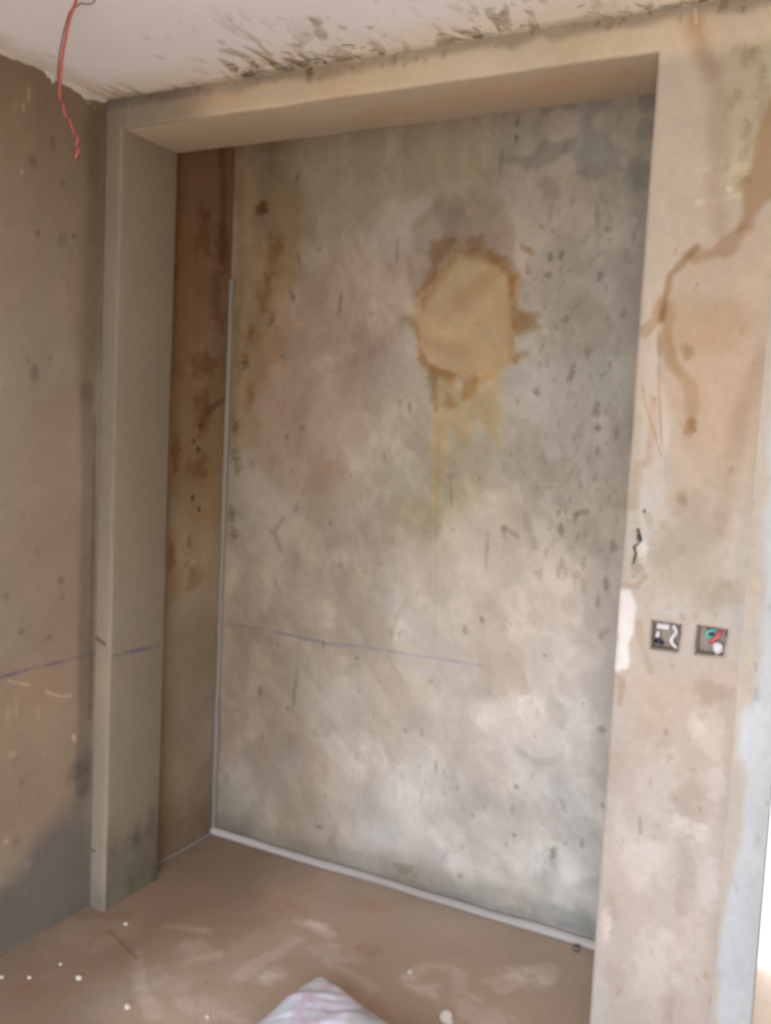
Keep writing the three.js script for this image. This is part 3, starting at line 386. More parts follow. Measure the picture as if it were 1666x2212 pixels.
// ---- ceiling: old white paint, mouldy and flaking along the walls
const ceil = new Paint(-0.1, -0.02, 2.35, 1.1, 620, [0.935, 0.92, 0.945], 61);
{
  const P = ceil; P.relief((x, y) => 0.5 * (fbm(x * 4, y * 4, 3) - 0.5));
  P.all([0.975, 0.97, 0.955], (x, y) => fbm(x * 3, y * 3, 4, 2));
  P.all([0.97, 0.94, 0.86], (x, y) => 1 - smooth(0.0, 0.22, y + 0.14 * (fbm(x * 9, y * 9, 4, 9) - 0.5)));       // yellowed along the beam
  P.all([0.93, 0.9, 0.84], (x, y) => 1 - smooth(-0.08, 0.06, x + 0.1 * (fbm(x * 9, y * 9, 4, 6) - 0.5)));
  // mould in clusters, densest along the beam, thinning out into loose curls and dots
  const mould = (cx, w, reach, amt, seed, sh = 0) => P.all([0.6, 0.55, 0.46], (x, y) => {
    const e = Math.exp(-(((x - cx - sh * y) / w) ** 2)) * Math.exp(-Math.max(0, y) / reach); if (e < 0.04) return 0;
    const q = fbm(x * 34 + 3 * fbm(x * 9, y * 4, 2, seed + 3), y * 12 + 2 * fbm(x * 8, y * 4, 2, seed), 5, seed);
    return amt * smooth(0.6 - 0.16 * e, 0.7 - 0.12 * e, q) * Math.min(1, e * 1.6);
  });
  mould(0.56, 0.14, 0.14, 1.0, 3, 0.4); mould(0.72, 0.12, 0.1, 0.9, 4, 0.3); mould(0.95, 0.12, 0.06, 0.6, 12); mould(1.35, 0.22, 0.16, 0.55, 5, 0.3); mould(1.72, 0.15, 0.06, 0.6, 6); mould(1.98, 0.14, 0.05, 0.95, 7); mould(0.28, 0.16, 0.03, 0.45, 8); mould(0.02, 0.1, 0.1, 0.4, 9);
  P.line([-0.08, 0.006, 0.5, 0.004, 1.2, 0.006, 2.2, 0.004], 0.04, [0.7, 0.66, 0.6], 0.8, { soft: 0.9, rag: 0.9, fade: 0.6 });
  P.specks(60, 66, [0.0, 0.02, 2.0, 0.4], [0.88, 0.85, 0.8], 0.8, 0.004, 0.02, 1);
  for (const [x, y, a, b] of [[0.923, 0.259, 0.02, 0.03], [0.973, 0.196, 0.012, 0.02], [0.788, 0.140, 0.02, 0.03], [1.044, 0.169, 0.012, 0.012], [1.410, 0.121, 0.02, 0.015], [1.384, 0.152, 0.014, 0.014]]) P.blob(x, y, a, b, [0.72, 0.68, 0.6], 0.6, { soft: 0.9, rag: 0.9 });
  P.line([0.923, 0.259, 0.898, 0.194, 0.887, 0.151], 0.03, [0.72, 0.68, 0.6], 0.7, { rag: 1 });
}
// ---- floor: brown screed with dusty smears
const ground = new Paint(-0.12, -0.95, 2.4, 2.1, 520, [0.745, 0.65, 0.57], 71).trowel(0.035, 0.035, [1.02, 0.98, 0.95]);
{
  const P = ground, D = [1.13, 1.16, 1.2];
  P.all([0.81, 0.785, 0.76], (x, y) => 1 - smooth(0.2, 0.7, x + 0.5 * (fbm(x * 2.5, y * 2.5, 4, 7) - 0.5)));  // left side darkened in colour to follow the light falloff
  P.all([1.08, 1.11, 1.14], (x, y) => smooth(0.48, 0.72, fbm(x * 3.2, y * 3.2, 4, 4)) * smooth(-0.35, 0.2, y) * 0.8);
  for (const p of [[0.628, -0.320, 0.702, -0.329, 0.776, -0.303], [0.695, -0.217, 0.688, -0.111, 0.666, -0.033, 0.660, 0.062], [0.671, -0.347, 0.738, -0.333], [0.292, 0.135, 0.422, 0.268, 0.547, 0.355], [0.515, -0.004, 0.457, 0.096], [0.740, -0.033, 0.738, 0.044], [1.126, -0.226, 1.150, -0.319, 1.210, -0.340], [1.260, -0.340, 1.313, -0.252, 1.370, -0.230], [1.373, -0.348, 1.444, -0.469, 1.522, -0.533, 1.532, -0.447], [1.161, -0.188, 1.246, -0.182], [1.417, -0.316, 1.453, -0.397], [0.255, -0.047, 0.385, -0.093], [0.850, -0.148, 0.982, -0.137, 1.045, -0.116]])
    P.line(p, 0.05, D, 1, { soft: 0.9, rag: 0.9, fade: 0.35 });
  for (const [x, y, a, b] of [[0.490, 0.226, 0.1, 0.06], [0.431, 0.016, 0.1, 0.05], [0.849, -0.212, 0.1, 0.05], [0.736, 0.015, 0.06, 0.04], [1.457, -0.431, 0.08, 0.05], [1.200, -0.212, 0.08, 0.04], [1.396, -0.164, 0.12, 0.06], [0.725, 0.246, 0.15, 0.06]]) P.blob(x, y, a, b, [1.09, 1.12, 1.16], 0.9, { soft: 0.9, rag: 0.8 });
  for (const [x, y, a, b] of [[0.142, 0.468, 0.06, 0.05], [0.937, -0.283, 0.06, 0.05], [0.498, -0.393, 0.12, 0.06], [0.811, -0.551, 0.12, 0.05]]) P.blob(x, y, a, b, [1.0, 0.93, 0.89], 0.9, { soft: 0.9, rag: 0.7 });
  P.line([0.105, 0.083, 0.193, 0.114, 0.304, 0.160], 0.018, [0.84, 0.8, 0.74], 0.8); P.line([-0.034, 0.043, 0.046, 0.011, 0.091, -0.036], 0.06, [0.92, 0.89, 0.84], 0.8, { soft: 0.9 });
  P.specks(26, 72, [0, -0.7, 2.0, 0.6], [0.82, 0.79, 0.76], 0.7, 0.003, 0.01, 0.5);
  P.specks(40, 73, [0, -0.1, 2.0, 0.6], [1.2, 1.22, 1.25], 0.8, 0.002, 0.006, 0.6);
}
// ---- grey end of the pier, and the plain far walls
const greyEnd = new Paint(0, 0, 0.5, 2.9, 420, [0.685, 0.69, 0.695], 81).trowel(0.05, 0.06, [1.0, 0.99, 0.98]);
greyEnd.all([0.98, 0.9, 0.825], (x, y) => smooth(0.06, 0.03, x + 0.075 * (fbm(x * 14, y * 6, 4, 35) - 0.5) + 0.02 * smooth(1.4, 0.2, y)));
greyEnd.specks(70, 82, [0, 0, 0.5, 2.9], [0.84, 0.84, 0.85], 0.8, 0.005, 0.018, 2, -0.05);
const rough = new Paint(0, 0, 2, 2.9, 200, [0.71, 0.66, 0.6], 91).trowel(0.08, 0.06, [1.0, 0.98, 0.95]);

const M = {
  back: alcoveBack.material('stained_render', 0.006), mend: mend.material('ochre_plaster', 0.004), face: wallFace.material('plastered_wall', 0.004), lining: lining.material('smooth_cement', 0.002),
  inner: inner.material('damp_render', 0.006), left: left.material('left_render', 0.005), ceil: ceil.material('old_ceiling_paint', 0.003), floor: ground.material('brown_screed', 0.004, 0.85),
  grey: greyEnd.material('grey_cement', 0.004), rough: rough.material('rough_render', 0.005),
  bead: plain(190, 181, 174, 0.9), cornerBead: plain(138, 127, 116, 0.9), concrete: plain(186, 184, 180, 0.9), paint: plain(212, 205, 194, 0.9),
};

// ================================================================ THE ROOM
{
  const f = on(ground);
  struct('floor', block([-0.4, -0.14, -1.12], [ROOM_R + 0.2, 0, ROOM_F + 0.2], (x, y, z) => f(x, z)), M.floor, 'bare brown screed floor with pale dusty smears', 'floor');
  const c = on(ceil);
  struct('ceiling', mergeGeometries([block([-0.4, H, -0.28], [ROOM_R + 0.2, H + 0.16, ROOM_F + 0.2], (x, y, z) => c(x, z)), block([2.1, H, -1.12], [ROOM_R + 0.2, H + 0.16, -0.28], (x, y, z) => c(x, z)), block([-0.4, TOP, -0.95], [2.1, TOP + 0.16, -0.28], (x, y, z) => c(x, -z)), block([-0.4, H, -0.28], [2.1, TOP, -0.2], (x, y, z) => c(x, y - H))]), M.ceil, 'white painted ceiling with dark mould along the lintel', 'ceiling');
  const l = on(left);
  struct('wall_left', block([LEFT - 0.2, 0, -0.29], [LEFT, H, ROOM_F], (x, y, z) => l(z, y)), M.left, 'brown rendered left wall with blue chalk line and white splashes', 'wall');
  const b = on(alcoveBack);
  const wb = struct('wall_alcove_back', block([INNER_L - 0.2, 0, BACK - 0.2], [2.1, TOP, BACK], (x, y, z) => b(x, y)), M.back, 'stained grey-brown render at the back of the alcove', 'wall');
  const i = on(inner);
  struct('wall_alcove_left', block([INNER_L - 0.2, 0, BACK], [INNER_L, TOP, -0.291], (x, y, z) => i(z, y)), M.inner, 'dark rusty damp side wall inside the alcove', 'wall');
  struct('wall_alcove_right', block([INNER_R, 0, BACK], [2.1, TOP, -0.291], (x, y, z) => [z / 2, y / 2.9]), M.rough, 'rendered right side wall inside the alcove', 'wall');

  // the mended hole: a slightly proud, uneven pad of ochre plaster with darker smeared rims, part of the wall
  const pad = (pts, h, seed, rag) => {
    const n = 96, cv = new THREE.CatmullRomCurve3(pts.map(([x, y]) => new THREE.Vector3(x, y, 0)), true, 'centripetal'), rim = cv.getPoints(n).slice(0, n);
    let cx = 0, cy = 0; for (const p of rim) { cx += p.x / n; cy += p.y / n; }
    rim.forEach((p, k) => { const d = Math.hypot(p.x - cx, p.y - cy), s = 1 + rag * (fbm(k * 0.4, seed, 4) - 0.5) * 0.05 / d; p.x = cx + (p.x - cx) * s; p.y = cy + (p.y - cy) * s; });
    const pos = [cx, cy, BACK + h * 0.8], idx = [], R = 10;
    for (let r = 1; r <= R; r++) for (let k = 0; k < n; k++) { const t = r / R, x = cx + (rim[k].x - cx) * t, y = cy + (rim[k].y - cy) * t; pos.push(x, y, BACK + (r === R ? -0.001 : h * (0.55 + 0.9 * (fbm(x * 22, y * 22, 3, seed) - 0.2)) * (1 - 0.93 * t ** 3))); }
    for (let k = 0; k < n; k++) { const k2 = (k + 1) % n; idx.push(0, 1 + k, 1 + k2); for (let r = 0; r < R - 1; r++) { const a = 1 + r * n + k, b2 = 1 + r * n + k2; idx.push(a, a + n, b2, b2, a + n, b2 + n); } }
    const g = new THREE.BufferGeometry(); g.setAttribute('position', new THREE.Float32BufferAttribute(pos, 3)); g.setIndex(idx); g.computeVertexNormals();
    const m = on(mend); return setUV(g, (x, y) => m(x, y));
  };
  const pairs = (a) => a.reduce((o, v, k) => (k % 2 ? o[o.length - 1].push(v) : o.push([v]), o), []);
  part('plaster_patch', pad(pairs([0.936, 2.466, 1.037, 2.453, 1.101, 2.421, 1.158, 2.379, 1.170, 2.301, 1.168, 2.202, 1.179, 2.104, 1.133, 2.050, 1.081, 2.023, 0.990, 2.015, 0.886, 2.031, 0.826, 2.082, 0.798, 2.172, 0.793, 2.259, 0.822, 2.323, 0.866, 2.376, 0.901, 2.429]), 0.007, 3, 1.2), M.mend, wb, 'ochre plaster filling a mended hole');
}
// ---- the wall with the alcove opening
{
  const B = 0.01, s = new THREE.Shape(), V = [];
  const wob = (x, y, dx, dy, seed) => { const q = (fbm(x * 5 + y * 5, seed, 3) - 0.5) * 0.006; V.push([x + dx * q, y + dy * q]); };
  V.push([LEFT, -0.02]);
  for (let k = 0; k <= 60; k++) wob(0, -0.02 + (OPEN_H + 0.02) * k / 60, 1, 0, 3); V[V.length - 1] = [0, OPEN_H];
  for (let k = 1; k < 40; k++) wob(OPEN_W * k / 40, OPEN_H, 0, 1, 5); V.push([OPEN_W, OPEN_H]);
  for (let k = 1; k <= 60; k++) wob(OPEN_W, OPEN_H - (OPEN_H + 0.02) * k / 60, 1, 0, 7);
  V.push([END, -0.02], [END, H + 0.02], [LEFT, H + 0.02]);
  s.setFromPoints(V.map((p) => new THREE.Vector2(...p)));
  const hole = (pts, seed) => { const h = new THREE.Path(), o = []; for (let k = 0; k < 4; k++) for (let t = 0; t < 8; t++) { const a = pts[k], b = pts[(k + 1) % 4], u = t / 8; const q = t ? (fbm(k * 9 + t * 1.3, seed, 2) - 0.5) * 0.003 : 0; o.push(new THREE.Vector2(a[0] + (b[0] - a[0]) * u + q, a[1] + (b[1] - a[1]) * u + q)); } h.setFromPoints(o); s.holes.push(h); };
  hole([[1.869, 1.262], [1.938, 1.263], [1.941, 1.334], [1.867, 1.336]], 2); hole([[1.980, 1.264], [2.049, 1.269], [2.053, 1.338], [1.981, 1.339]], 4);
  const F = on(wallFace), L = on(lining);
  const g = new THREE.ExtrudeGeometry(s, { depth: DEPTH - 2 * B, bevelEnabled: true, bevelThickness: B, bevelSize: B, bevelOffset: -B, bevelSegments: 3 });
  g.translate(0, 0, B - DEPTH);
  // lids and the rounded arris wear the face's plaster; jambs and soffit wear the smooth lining
  const G = g.index ? g.toNonIndexed() : g, p = G.attributes.position, n = G.attributes.normal, sides = G.groups.find((q) => q.materialIndex === 1), order = [[], []];
  for (let k = 0; k < p.count; k += 3) { const side = k >= sides.start && k < sides.start + sides.count, mid = (p.getZ(k) + p.getZ(k + 1) + p.getZ(k + 2)) / 3; order[side && mid < -B * 1.02 ? 1 : 0].push(k, k + 1, k + 2); }
  const ix = [...order[0], ...order[1]], ps = new Float32Array(ix.length * 3), ns = new Float32Array(ix.length * 3), us = new Float32Array(ix.length * 2);
  ix.forEach((k, q) => {
    const x = p.getX(k), y = p.getY(k), z = p.getZ(k), side = q >= order[0].length;
    ps.set([x, y, z], q * 3); ns.set([n.getX(k), n.getY(k), n.getZ(k)], q * 3);
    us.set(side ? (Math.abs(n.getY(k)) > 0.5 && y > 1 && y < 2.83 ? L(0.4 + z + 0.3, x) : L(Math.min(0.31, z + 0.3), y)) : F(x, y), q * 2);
  });
  let wall = new THREE.BufferGeometry(); wall.setAttribute('position', new THREE.BufferAttribute(ps, 3)); wall.setAttribute('normal', new THREE.BufferAttribute(ns, 3)); wall.setAttribute('uv', new THREE.BufferAttribute(us, 2));
  wall = toCreasedNormals(wall, 0.6); wall.clearGroups(); wall.addGroup(0, order[0].length, 0); wall.addGroup(order[0].length, order[1].length, 1);
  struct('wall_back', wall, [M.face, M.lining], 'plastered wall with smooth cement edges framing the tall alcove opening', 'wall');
  // its grey right-hand end: a splayed, rounded return of bare cement
  const e = new THREE.Shape([[END - 0.018, -0.002], [END - 0.016, 0.0008], [END, 0.0012], [END + 0.02, -0.0005], [2.17, -0.022], [2.183, -0.03], [2.187, -0.045], [2.185, -0.06], [2.12, -0.26], [2.1, -0.3], [END, -0.291], [END, -0.012]].map(([x, z]) => new THREE.Vector2(x, z)));
  const eg = toCreasedNormals(new THREE.ExtrudeGeometry(e, { depth: H, bevelEnabled: false, steps: 1 }), 0.5);
  eg.applyMatrix4(new THREE.Matrix4().set(1, 0, 0, 0, 0, 0, 1, 0, 0, 1, 0, 0, 0, 0, 0, 1));
  { const ix = eg.index ? eg.toNonIndexed() : eg, a = ix.attributes.position; for (let k = 0; k < a.count; k += 3) for (const at of [ix.attributes.position, ix.attributes.normal]) { const t = [at.getX(k), at.getY(k), at.getZ(k)]; at.setXYZ(k, at.getX(k + 1), at.getY(k + 1), at.getZ(k + 1)); at.setXYZ(k + 1, ...t); } const G = on(greyEnd); setUV(ix, (x, y, z) => G(x - 2.08 - z, y)); struct('trim_1', ix, M.grey, 'bare blue-grey cement end of the wall beside the bright doorway', 'wall edge'); }
}
// ---- walls the photograph does not show, with the openings that let the daylight in
{
  const R = (x, y, z, nx) => (Math.abs(nx) > 0.5 ? [z / 2, y / 2.9] : [x / 2, y / 2.9]);
  const W1 = [1.0, 3.0, 0.0, 2.45];   // openings: along the wall from, to, sill, head
  const front = mergeGeometries([block([LEFT - 0.2, 0, ROOM_F], [W1[0], H, ROOM_F + 0.2], R), block([W1[1], 0, ROOM_F], [ROOM_R + 0.2, H, ROOM_F + 0.2], R), block([W1[0], W1[3], ROOM_F], [W1[1], H, ROOM_F + 0.2], R)]);
  struct('wall_front', front, M.rough, 'rendered wall behind the camera with a wide balcony opening', 'wall');
  struct('wall_right', block([ROOM_R, 0, -0.97], [ROOM_R + 0.2, H, ROOM_F], R), M.rough, 'plain rendered wall on the right of the room', 'wall');
  const D1 = [2.1, 3.2, 2.35];
  const far = mergeGeometries([block([D1[1], 0, -1.12], [ROOM_R + 0.2, H, -0.97], R), block([D1[0], D1[2], -1.12], [D1[1], H, -0.97], R)]);
  struct('wall_passage', far, M.rough, 'wall with the blown-out bright doorway past the pier', 'wall');
  struct('balcony_floor', block([1.2, -0.12, -3.2], [3.7, -0.01, -1.12]), M.concrete, 'pale balcony slab beyond the bright doorway', 'balcony');
  struct('added_balcony_roof', block([0.6, 2.45, -3.2], [4.6, 2.62, -1.12]), M.concrete, 'added slab over the balcony, cutting the sky light on it', 'balcony');  // unseen slab added to cut sky light on balcony and floor
  struct('added_balcony_wall', block([3.7, -0.12, -3.2], [3.85, 2.45, -1.12]), M.rough, 'added end wall screening the balcony from sky light', 'wall');  // unseen wall added to keep sky light off the balcony
  struct('balcony_floor', block([-0.5, -0.14, ROOM_F + 0.2], [3.7, -0.02, ROOM_F + 1.6]), M.concrete, 'pale balcony slab behind the camera', 'balcony');
  const gd = new THREE.CylinderGeometry(80, 80, 0.2, 64); gd.translate(0, -3.4, 0);
  struct('ground', gd, plain(150, 148, 138), 'open ground outside below the room', 'ground');
}
// ---- mortar beads along the foot of the alcove and in its corner; ragged paint edge at the ceiling
struct('baseboard_back', bead([INNER_L, 0, BACK], [INNER_R, 0, BACK], [0, 1, 0], [0, 0, 1], 0.026, 1, 120, 9), M.bead, 'pale mortar bead along the foot of the alcove back', 'mortar bead');
struct('baseboard_left', bead([INNER_L, 0, -0.3], [INNER_L, 0, BACK], [0, 1, 0], [1, 0, 0], 0.012, 4, 40, 6), M.cornerBead, 'thin mortar bead along the foot of the alcove side', 'mortar bead');
struct('trim_2', bead([INNER_L, 0, BACK], [INNER_L, 2.4, BACK], [1, 0, 0], [0, 0, 1], 0.018, 7, 140, 12), M.cornerBead, 'grey mortar bead up the left corner of the alcove', 'mortar bead');
{
  // torn lower edge of the ceiling paint hanging down the left wall
  const n = 150, z0 = 0.0, z1 = 1.0, pos = [], idx = [];
  for (let k = 0; k <= n; k++) {
    const z = z0 + (z1 - z0) * k / n, drop = 0.001 + 0.05 * Math.pow(fbm(z * 9, 3, 5, 2), 2.5) + 0.04 * smooth(0.6, 0.85, fbm(z * 34, 8, 2, 5)), t = 0.003;
    pos.push(LEFT, H, z, LEFT + t + 0.006, H, z, LEFT + t, H - drop * 0.8, z, LEFT, H - drop, z);
  }
  for (let k = 0; k < n; k++) for (let q = 0; q < 4; q++) { const a = k * 4 + q, b = k * 4 + (q + 1) % 4; idx.push(a, a + 4, b, b, a + 4, b + 4); }
  const g = new THREE.BufferGeometry(); g.setAttribute('position', new THREE.Float32BufferAttribute(pos, 3)); g.setIndex(idx);
  struct('trim_3', toCreasedNormals(g, 0.6), plain(198, 188, 180, 0.95), 'torn edge of white ceiling paint hanging over the left wall', 'paint edge');
}
// ================================================================ THINGS
// ---- twisted wires hanging from the ceiling
{
  const w = thing('hanging_wire', 'red and black twisted pair of wires hanging loose from the ceiling near the left wall', 'wire', [0.445, H, 0.64]);
  const Z = 0.64;
  const core = [0.429, 2.819, 0.409, 2.768, 0.394, 2.696, 0.394, 2.649, 0.400, 2.614, 0.415, 2.577, 0.438, 2.540, 0.460, 2.503, 0.464, 2.482, 0.460, 2.454];
  const pts = []; for (let k = 0; k < core.length; k += 2) pts.push(new THREE.Vector3(core[k], core[k + 1], Z));
  const top = new THREE.Vector3(0.452, H, Z); const cv = new THREE.CatmullRomCurve3([top, new THREE.Vector3(0.444, 2.839, Z), ...pts], false, 'centripetal');
  const make = (ph, gap, tw) => { const o = []; for (let k = 0; k <= 160; k++) { const t = k / 160, p = cv.getPoint(t), a = smooth(0.46, 0.56, t), ang = ph + tw * Math.max(0, t - 0.5) * 2 * Math.PI * 9, apart = gap * Math.sin(Math.PI * clamp((t - 0.1) / 0.4)) * (1 - a); o.push([p.x - 0.445 + apart + (ph ? 0.0042 : 0.0014) * Math.cos(ang) * (0.35 + 0.65 * a), p.y - H, p.z - 0.64 + (ph ? 0.0042 : 0.0014) * Math.sin(ang)]); } return o; };
  const red = plain(180, 82, 74, 0.5), black = plain(74, 66, 60, 0.5), copper = plain(150, 60, 52, 0.5);
  part('red_wire', tube(make(0, 0.006, 1), 0.004, 320, 8), red, w, 'red insulated wire');
  const bk = make(Math.PI, -0.004, 1), loop = [[0.512, 2.864], [0.513, 2.837], [0.506, 2.831], [0.489, 2.830], [0.464, 2.836], [0.449, 2.831]].map(([x, y]) => [x - 0.445, Math.min(0, y - H), 0.0]);
  part('black_wire', tube([...loop, ...bk.slice(22)], 0.0017, 340, 8), black, w, 'black insulated wire bending off sideways at the top');
}
// ---- two open flush socket boxes in the pier
{
  const shell = (w, h, d, t) => { const s = new THREE.Shape([[-w / 2, -h / 2], [w / 2, -h / 2], [w / 2, h / 2], [-w / 2, h / 2]].map((p) => new THREE.Vector2(...p))), i = new THREE.Path([[-w / 2 + t, -h / 2 + t], [w / 2 - t, -h / 2 + t], [w / 2 - t, h / 2 - t], [-w / 2 + t, h / 2 - t]].map((p) => new THREE.Vector2(...p))); s.holes.push(i); const tubeG = new THREE.ExtrudeGeometry(s, { depth: d, bevelEnabled: false }); tubeG.translate(0, 0, -d); const back = new THREE.BoxGeometry(w, h, t).toNonIndexed(); back.translate(0, 0, -d - t / 2); return mergeGeometries([tubeG, back]); };
  const lump = (r, sx, sy, sz, seed) => { const g = new THREE.IcosahedronGeometry(r, 3), p = g.attributes.position; for (let k = 0; k < p.count; k++) { const v = new THREE.Vector3().fromBufferAttribute(p, k), q = 1 + 0.7 * (fbm(v.x * 90 + seed, v.y * 90 + v.z * 70, 3) - 0.5); p.setXYZ(k, v.x * q * sx, v.y * q * sy, v.z * q * sz); } g.computeVertexNormals(); return g; };
  const dark = plain(146, 132, 120, 0.8), white = plain(206, 201, 204, 0.8), lilac = plain(205, 196, 202, 0.7), bl = plain(44, 48, 62, 0.6), teal = plain(84, 184, 176, 0.5), red = plain(206, 74, 84, 0.5);
  const a = thing('socket_box', 'left open socket box in the pier, with crumpled pale tape and a black cable end', 'socket box', [1.9038, 1.299, -0.006], 'open flush socket boxes in the pier');
  part('back_box', shell(0.069, 0.070, 0.03, 0.0015), dark, a);
  part('conduit_end', (() => { const g = new THREE.LatheGeometry([[0.006, 0], [0.009, 0], [0.009, 0.03], [0.0075, 0.031], [0.006, 0.03]].map((p) => new THREE.Vector2(...p)), 24); g.rotateZ(Math.PI / 2); g.translate(0.006, 0.0225, -0.02); return g; })(), lilac, a, 'lilac-grey conduit across the top');
  part('tape', (() => { const o = []; for (let k = 0; k <= 14; k++) { const t = k / 14; o.push([0.017 + 0.006 * Math.sin(t * 7) + 0.006 * t, 0.029 - 0.058 * t, -0.012 + 0.004 * Math.cos(t * 9)]); } return tube(o, 0.0055, 60, 8); })(), white, a, 'crumpled white tape down the right side');
  part('plaster_crust', lump(0.0065, 0.8, 1.2, 0.8, 3), white, a, 'small white lump'); a.children.at(-1).position.set(-0.021, 0.0005, -0.014);
  part('cable_end', tube([[-0.026, -0.022, -0.03], [-0.022, -0.018, -0.018], [-0.015, -0.018, -0.011], [-0.009, -0.023, -0.016]], 0.0065, 30, 10), bl, a, 'black cable end');
  const b = thing('socket_box', 'right open socket box in the pier, with loose teal and red wires', 'socket box', [2.0162, 1.302, -0.006], 'open flush socket boxes in the pier');
  part('back_box', shell(0.068, 0.069, 0.03, 0.0015), dark, b);
  part('teal_wire', tube([[0.012, 0.031, -0.025], [0.002, 0.027, -0.012], [-0.01, 0.023, -0.01], [-0.0125, 0.013, -0.01], [-0.006, 0.007, -0.012], [0.001, 0.011, -0.02]], 0.0036, 50, 8), teal, b, 'teal wire');
  part('red_wire', tube([[0.0215, 0.030, -0.022], [0.019, 0.024, -0.009], [0.015, 0.016, -0.007], [0.004, 0.004, -0.006], [-0.003, -0.004, -0.01], [-0.002, -0.006, -0.022]], 0.0042, 50, 8), red, b, 'red wire');
  part('black_wire', tube([[-0.012, 0.03, -0.02], [-0.008, 0.024, -0.012], [-0.002, 0.019, -0.014], [0.0, 0.014, -0.025]], 0.0034, 40, 8), plain(72, 50, 58, 0.5), b, 'dark wire');
  part('plaster_crust', lump(0.0135, 1, 1.05, 0.6, 8), white, b, 'white plaster lump in the lower right corner'); b.children.at(-1).position.set(0.0175, -0.0165, -0.014);
}
// ---- full sack lying at the bottom of the picture
{
  const CX = 1.172, CZ = 0.515, TURN = -0.2, L = [0.232, 0.335], T = 0.09;   // half width, half length, half thickness
  const sl = (x, z) => { const c = Math.cos(TURN), n = Math.sin(TURN), dx = x - CX, dz = z - CZ; return [dx * c - dz * n + 0.26, dx * n + dz * c + 0.36]; };   // floor plan to sack cloth
  const sls = (p) => p.flatMap((v, k) => (k % 2 ? [] : sl(v, p[k + 1])));
  const tex = new Paint(0, 0, 0.52, 0.72, 1100, [0.93, 0.945, 0.985], 101);
  tex.all([0.94, 0.945, 0.95], (x, y) => fbm(x * 14, y * 14, 3, 2) * 0.7);
  tex.all([0.975, 0.975, 0.98], (x, y) => (Math.sin(x * 1600) * Math.sin(y * 1600) > 0 ? 0.8 : 0));   // weave
  tex.relief((x, y) => 0.12 * Math.sin(x * 1600) * Math.sin(y * 1600) + 0.6 * (fbm(x * 11, y * 11, 3, 5) - 0.5));
  const PK = [0.95, 0.84, 0.89];
  tex.area(sls([0.988, 0.248, 1.033, 0.168, 1.171, 0.162, 1.233, 0.250, 1.317, 0.431, 1.125, 0.547, 1.056, 0.400]), [0.97, 0.93, 0.95], 0.9, { soft: 0.015, rag: 0.02, fr: 20 });
  for (const [x, z, a, b, s] of [[1.050, 0.174, 0.022, 0.024, 1], [1.061, 0.119, 0.025, 0.012, 0.8], [1.150, 0.180, 0.045, 0.03, 0.9], [1.045, 0.276, 0.022, 0.02, 0.9], [1.050, 0.345, 0.02, 0.02, 0.7], [1.114, 0.290, 0.016, 0.012, 0.9], [1.103, 0.152, 0.03, 0.02, 0.6], [1.201, 0.218, 0.02, 0.02, 0.7], [1.130, 0.377, 0.06, 0.03, 0.9], [1.137, 0.479, 0.05, 0.03, 0.9]]) tex.blob(...sl(x, z), a, b, PK, s, { soft: 0.8, rag: 0.7 });
  tex.area(sls([1.173, 0.235, 1.187, 0.164, 1.229, 0.171, 1.283, 0.220, 1.330, 0.299, 1.235, 0.357, 1.173, 0.287]), [0.83, 0.83, 0.79], 0.95, { soft: 0.014, rag: 0.012, fr: 20 });
  tex.area(sls([1.170, 0.132, 1.233, 0.149, 1.344, 0.183, 1.499, 0.219, 1.478, 0.295, 1.311, 0.233, 1.253, 0.198]), [0.62, 0.66, 0.86], 0.95, { soft: 0.008, rag: 0.006, fr: 20 });
  const sack = thing('sack', 'full white woven sack with faded pink print lying on the floor at the bottom edge', 'sack', [CX, 0, CZ]); sack.rotation.y = TURN;
  const N = 64, pos = [], idx = [], edge = (q) => Math.pow(Math.max(0, 1 - Math.pow(Math.abs(q), 8)), 0.4);
  for (const up of [1, -1]) for (let j = 0; j <= N; j++) for (let i = 0; i <= N; i++) {
    const u = i / N * 2 - 1, v = j / N * 2 - 1, e = edge(u) * edge(v), rc = 1 - 0.02 * u * u * v * v, ear = Math.pow((1 - u) * (1 - v) / 4, 2.4), x = u * L[0] * rc - 0.055 * ear, z = v * L[1] * rc - 0.05 * ear;
    const fold = 0.02 * (fbm(x * 9 + 3, z * 9, 3, 4) - 0.5) + 0.012 * (fbm((x + z) * 22, (x - z) * 7, 2, 6) - 0.5);
    pos.push(x, up > 0 ? T * 0.85 + 0.018 * ear + (T * 1.0 + fold) * e : Math.max(0.001, (T * 0.85 + 0.018 * ear) * (1 - Math.min(1, e * 1.5))), z);
  }
  const R = N + 1, O = R * R;
  for (let j = 0; j < N; j++) for (let i = 0; i < N; i++) { const a = j * R + i, b = a + 1, c = a + R, d = c + 1; idx.push(a, c, b, b, c, d, O + a, O + b, O + c, O + b, O + d, O + c); }
  const g = new THREE.BufferGeometry(); g.setAttribute('position', new THREE.Float32BufferAttribute(pos, 3)); g.setIndex(idx); g.computeVertexNormals();
  part('cloth', setUV(g, (x, y, z) => [(x + 0.26) / 0.52, (z + 0.36) / 0.72]), tex.material('woven_plastic', 0.0012, 0.55), sack);
  part('seam', (() => { const o = []; for (let k = 0; k <= 40; k++) { const u = k / 20 - 1; o.push([u * L[0] * 0.94, T * 0.86 + 0.002 * Math.sin(k * 2.1), L[1] * 0.985]); } return tube(o, 0.004, 120, 6); })(), plain(226, 226, 232, 0.7), sack, 'stitched end seam');
}
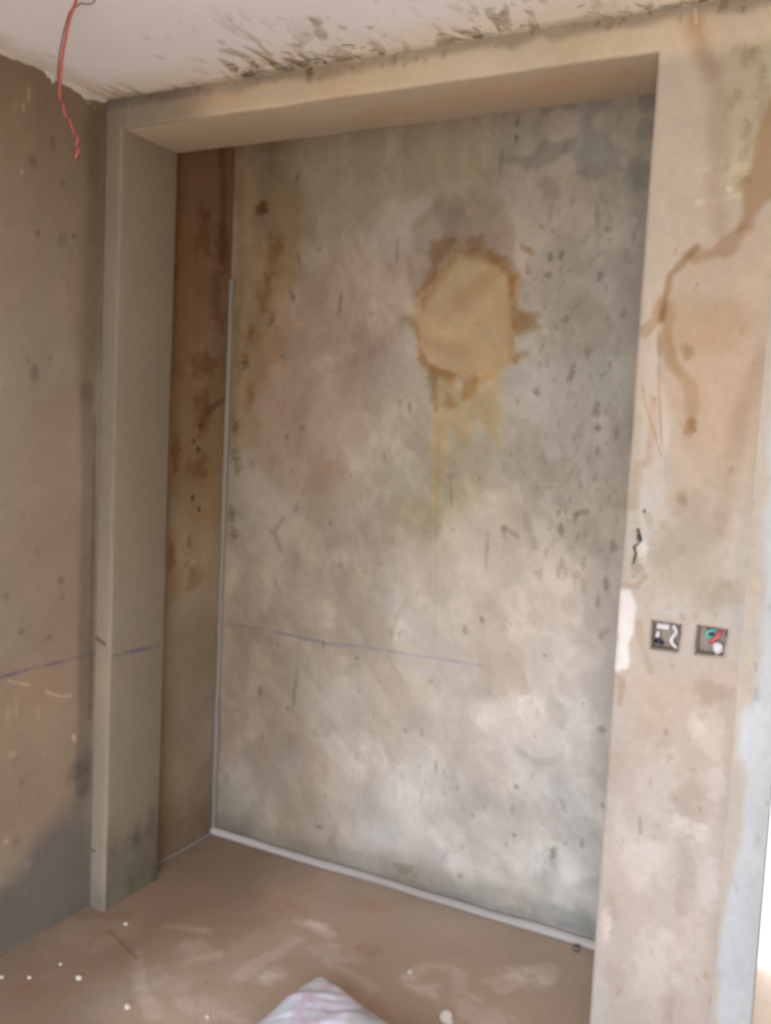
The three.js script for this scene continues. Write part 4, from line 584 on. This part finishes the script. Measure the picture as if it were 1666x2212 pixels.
// ---- crumbs of white plaster on the floor
{
  const mk = (seed) => { const g = new THREE.IcosahedronGeometry(1, 2), p = g.attributes.position; for (let k = 0; k < p.count; k++) { const v = new THREE.Vector3().fromBufferAttribute(p, k), q = 1 + 0.8 * (fbm(v.x * 1.7 + seed, v.y * 1.7 + v.z, 3, seed) - 0.5); p.setXYZ(k, v.x * q, Math.max(-0.55, v.y * q * 0.8), v.z * q); } return toCreasedNormals(g, 0.7); };
  const geos = [mk(1), mk(4), mk(9)], mat = plain(222, 212, 200, 0.9);
  const list = [[0.229, 0.343, 0.009, 'largest white plaster crumb on the floor near the left wall'], [0.095, 0.420, 0.0065, 'small white plaster crumb on the floor left of the largest one'], [0.020, 0.466, 0.0065, 'white plaster crumb at the left edge of the picture'], [0.121, 0.317, 0.005, 'tiny pale plaster crumb just behind the largest one by the left wall'], [0.130, 0.024, 0.007, 'pale plaster crumb on the floor at the foot of the left jamb'], [0.462, 0.372, 0.009, 'white plaster crumb on the floor left of the sack, near the bottom'], [0.701, 0.286, 0.007, 'pale plaster crumb at the bottom edge, between the sack and the left crumbs'], [1.331, -0.080, 0.022, 'white plaster lump at the bottom edge right of the sack'], [1.569, -0.684, 0.012, 'greyish plaster crumb on the floor beside the pier'], [1.126, -0.247, 0.009, 'pale plaster crumb in the dust behind the sack']];
  list.forEach(([x, z, r, label], k) => {
    const m = new THREE.Mesh(geos[k % 3], k === 8 ? plain(120, 112, 104) : mat); m.name = numbered('plaster_crumb'); m.position.set(x, r * 0.53, z); m.scale.set(r * 1.15, r, r); m.rotation.y = k * 1.7; m.userData = { label, category: 'plaster crumb', group: 'plaster crumbs on the floor' }; scene.add(shade(m));
  });
}
// ---- flakes of paint coming off the ceiling along the lintel
{
  const r = rng(77), gs = [];
  for (let k = 0; k < 120; k++) {
    const c = [0.62, 0.72, 0.85, 1.35, 1.75, 1.95][k % 6], x = c + (r() - 0.5) * 0.3, z = 0.004 + 0.12 * r() * r(), s = 0.006 + 0.016 * r(), n = 6, pos = [0, 0, 0], idx = [];
    for (let q = 0; q < n; q++) { const a = q / n * Math.PI * 2, d = s * (0.6 + 0.6 * r()); pos.push(Math.cos(a) * d, -0.2 * d * r(), Math.sin(a) * d * 0.7); idx.push(0, 1 + q, 1 + (q + 1) % n); }
    const top = pos.slice(); for (let q = 1; q < top.length; q += 3) top[q] += 0.0012; const N = pos.length / 3;
    const g = new THREE.BufferGeometry(); g.setAttribute('position', new THREE.Float32BufferAttribute([...pos, ...top], 3)); g.setIndex([...idx, ...idx.map((v, t) => N + idx[t - (t % 3) + (2 - (t % 3))]), ...[...Array(n).keys()].flatMap((q) => { const a = 1 + q, b = 1 + (q + 1) % n; return [a, N + a, b, b, N + a, N + b]; })]);
    g.rotateZ((r() - 0.5) * 0.35); g.rotateX(0.1 + 0.3 * r()); g.rotateY(r() * 0.8); g.translate(x, H - 0.001, z); g.computeVertexNormals(); gs.push(g);
  }
  const m = new THREE.Mesh(mergeGeometries(gs), M.paint); m.name = 'paint_flakes'; m.userData = { kind: 'stuff', label: 'flakes of white paint peeling from the ceiling along the lintel', category: 'paint flakes' }; scene.add(shade(m));
}

renderer.render(scene, camera);
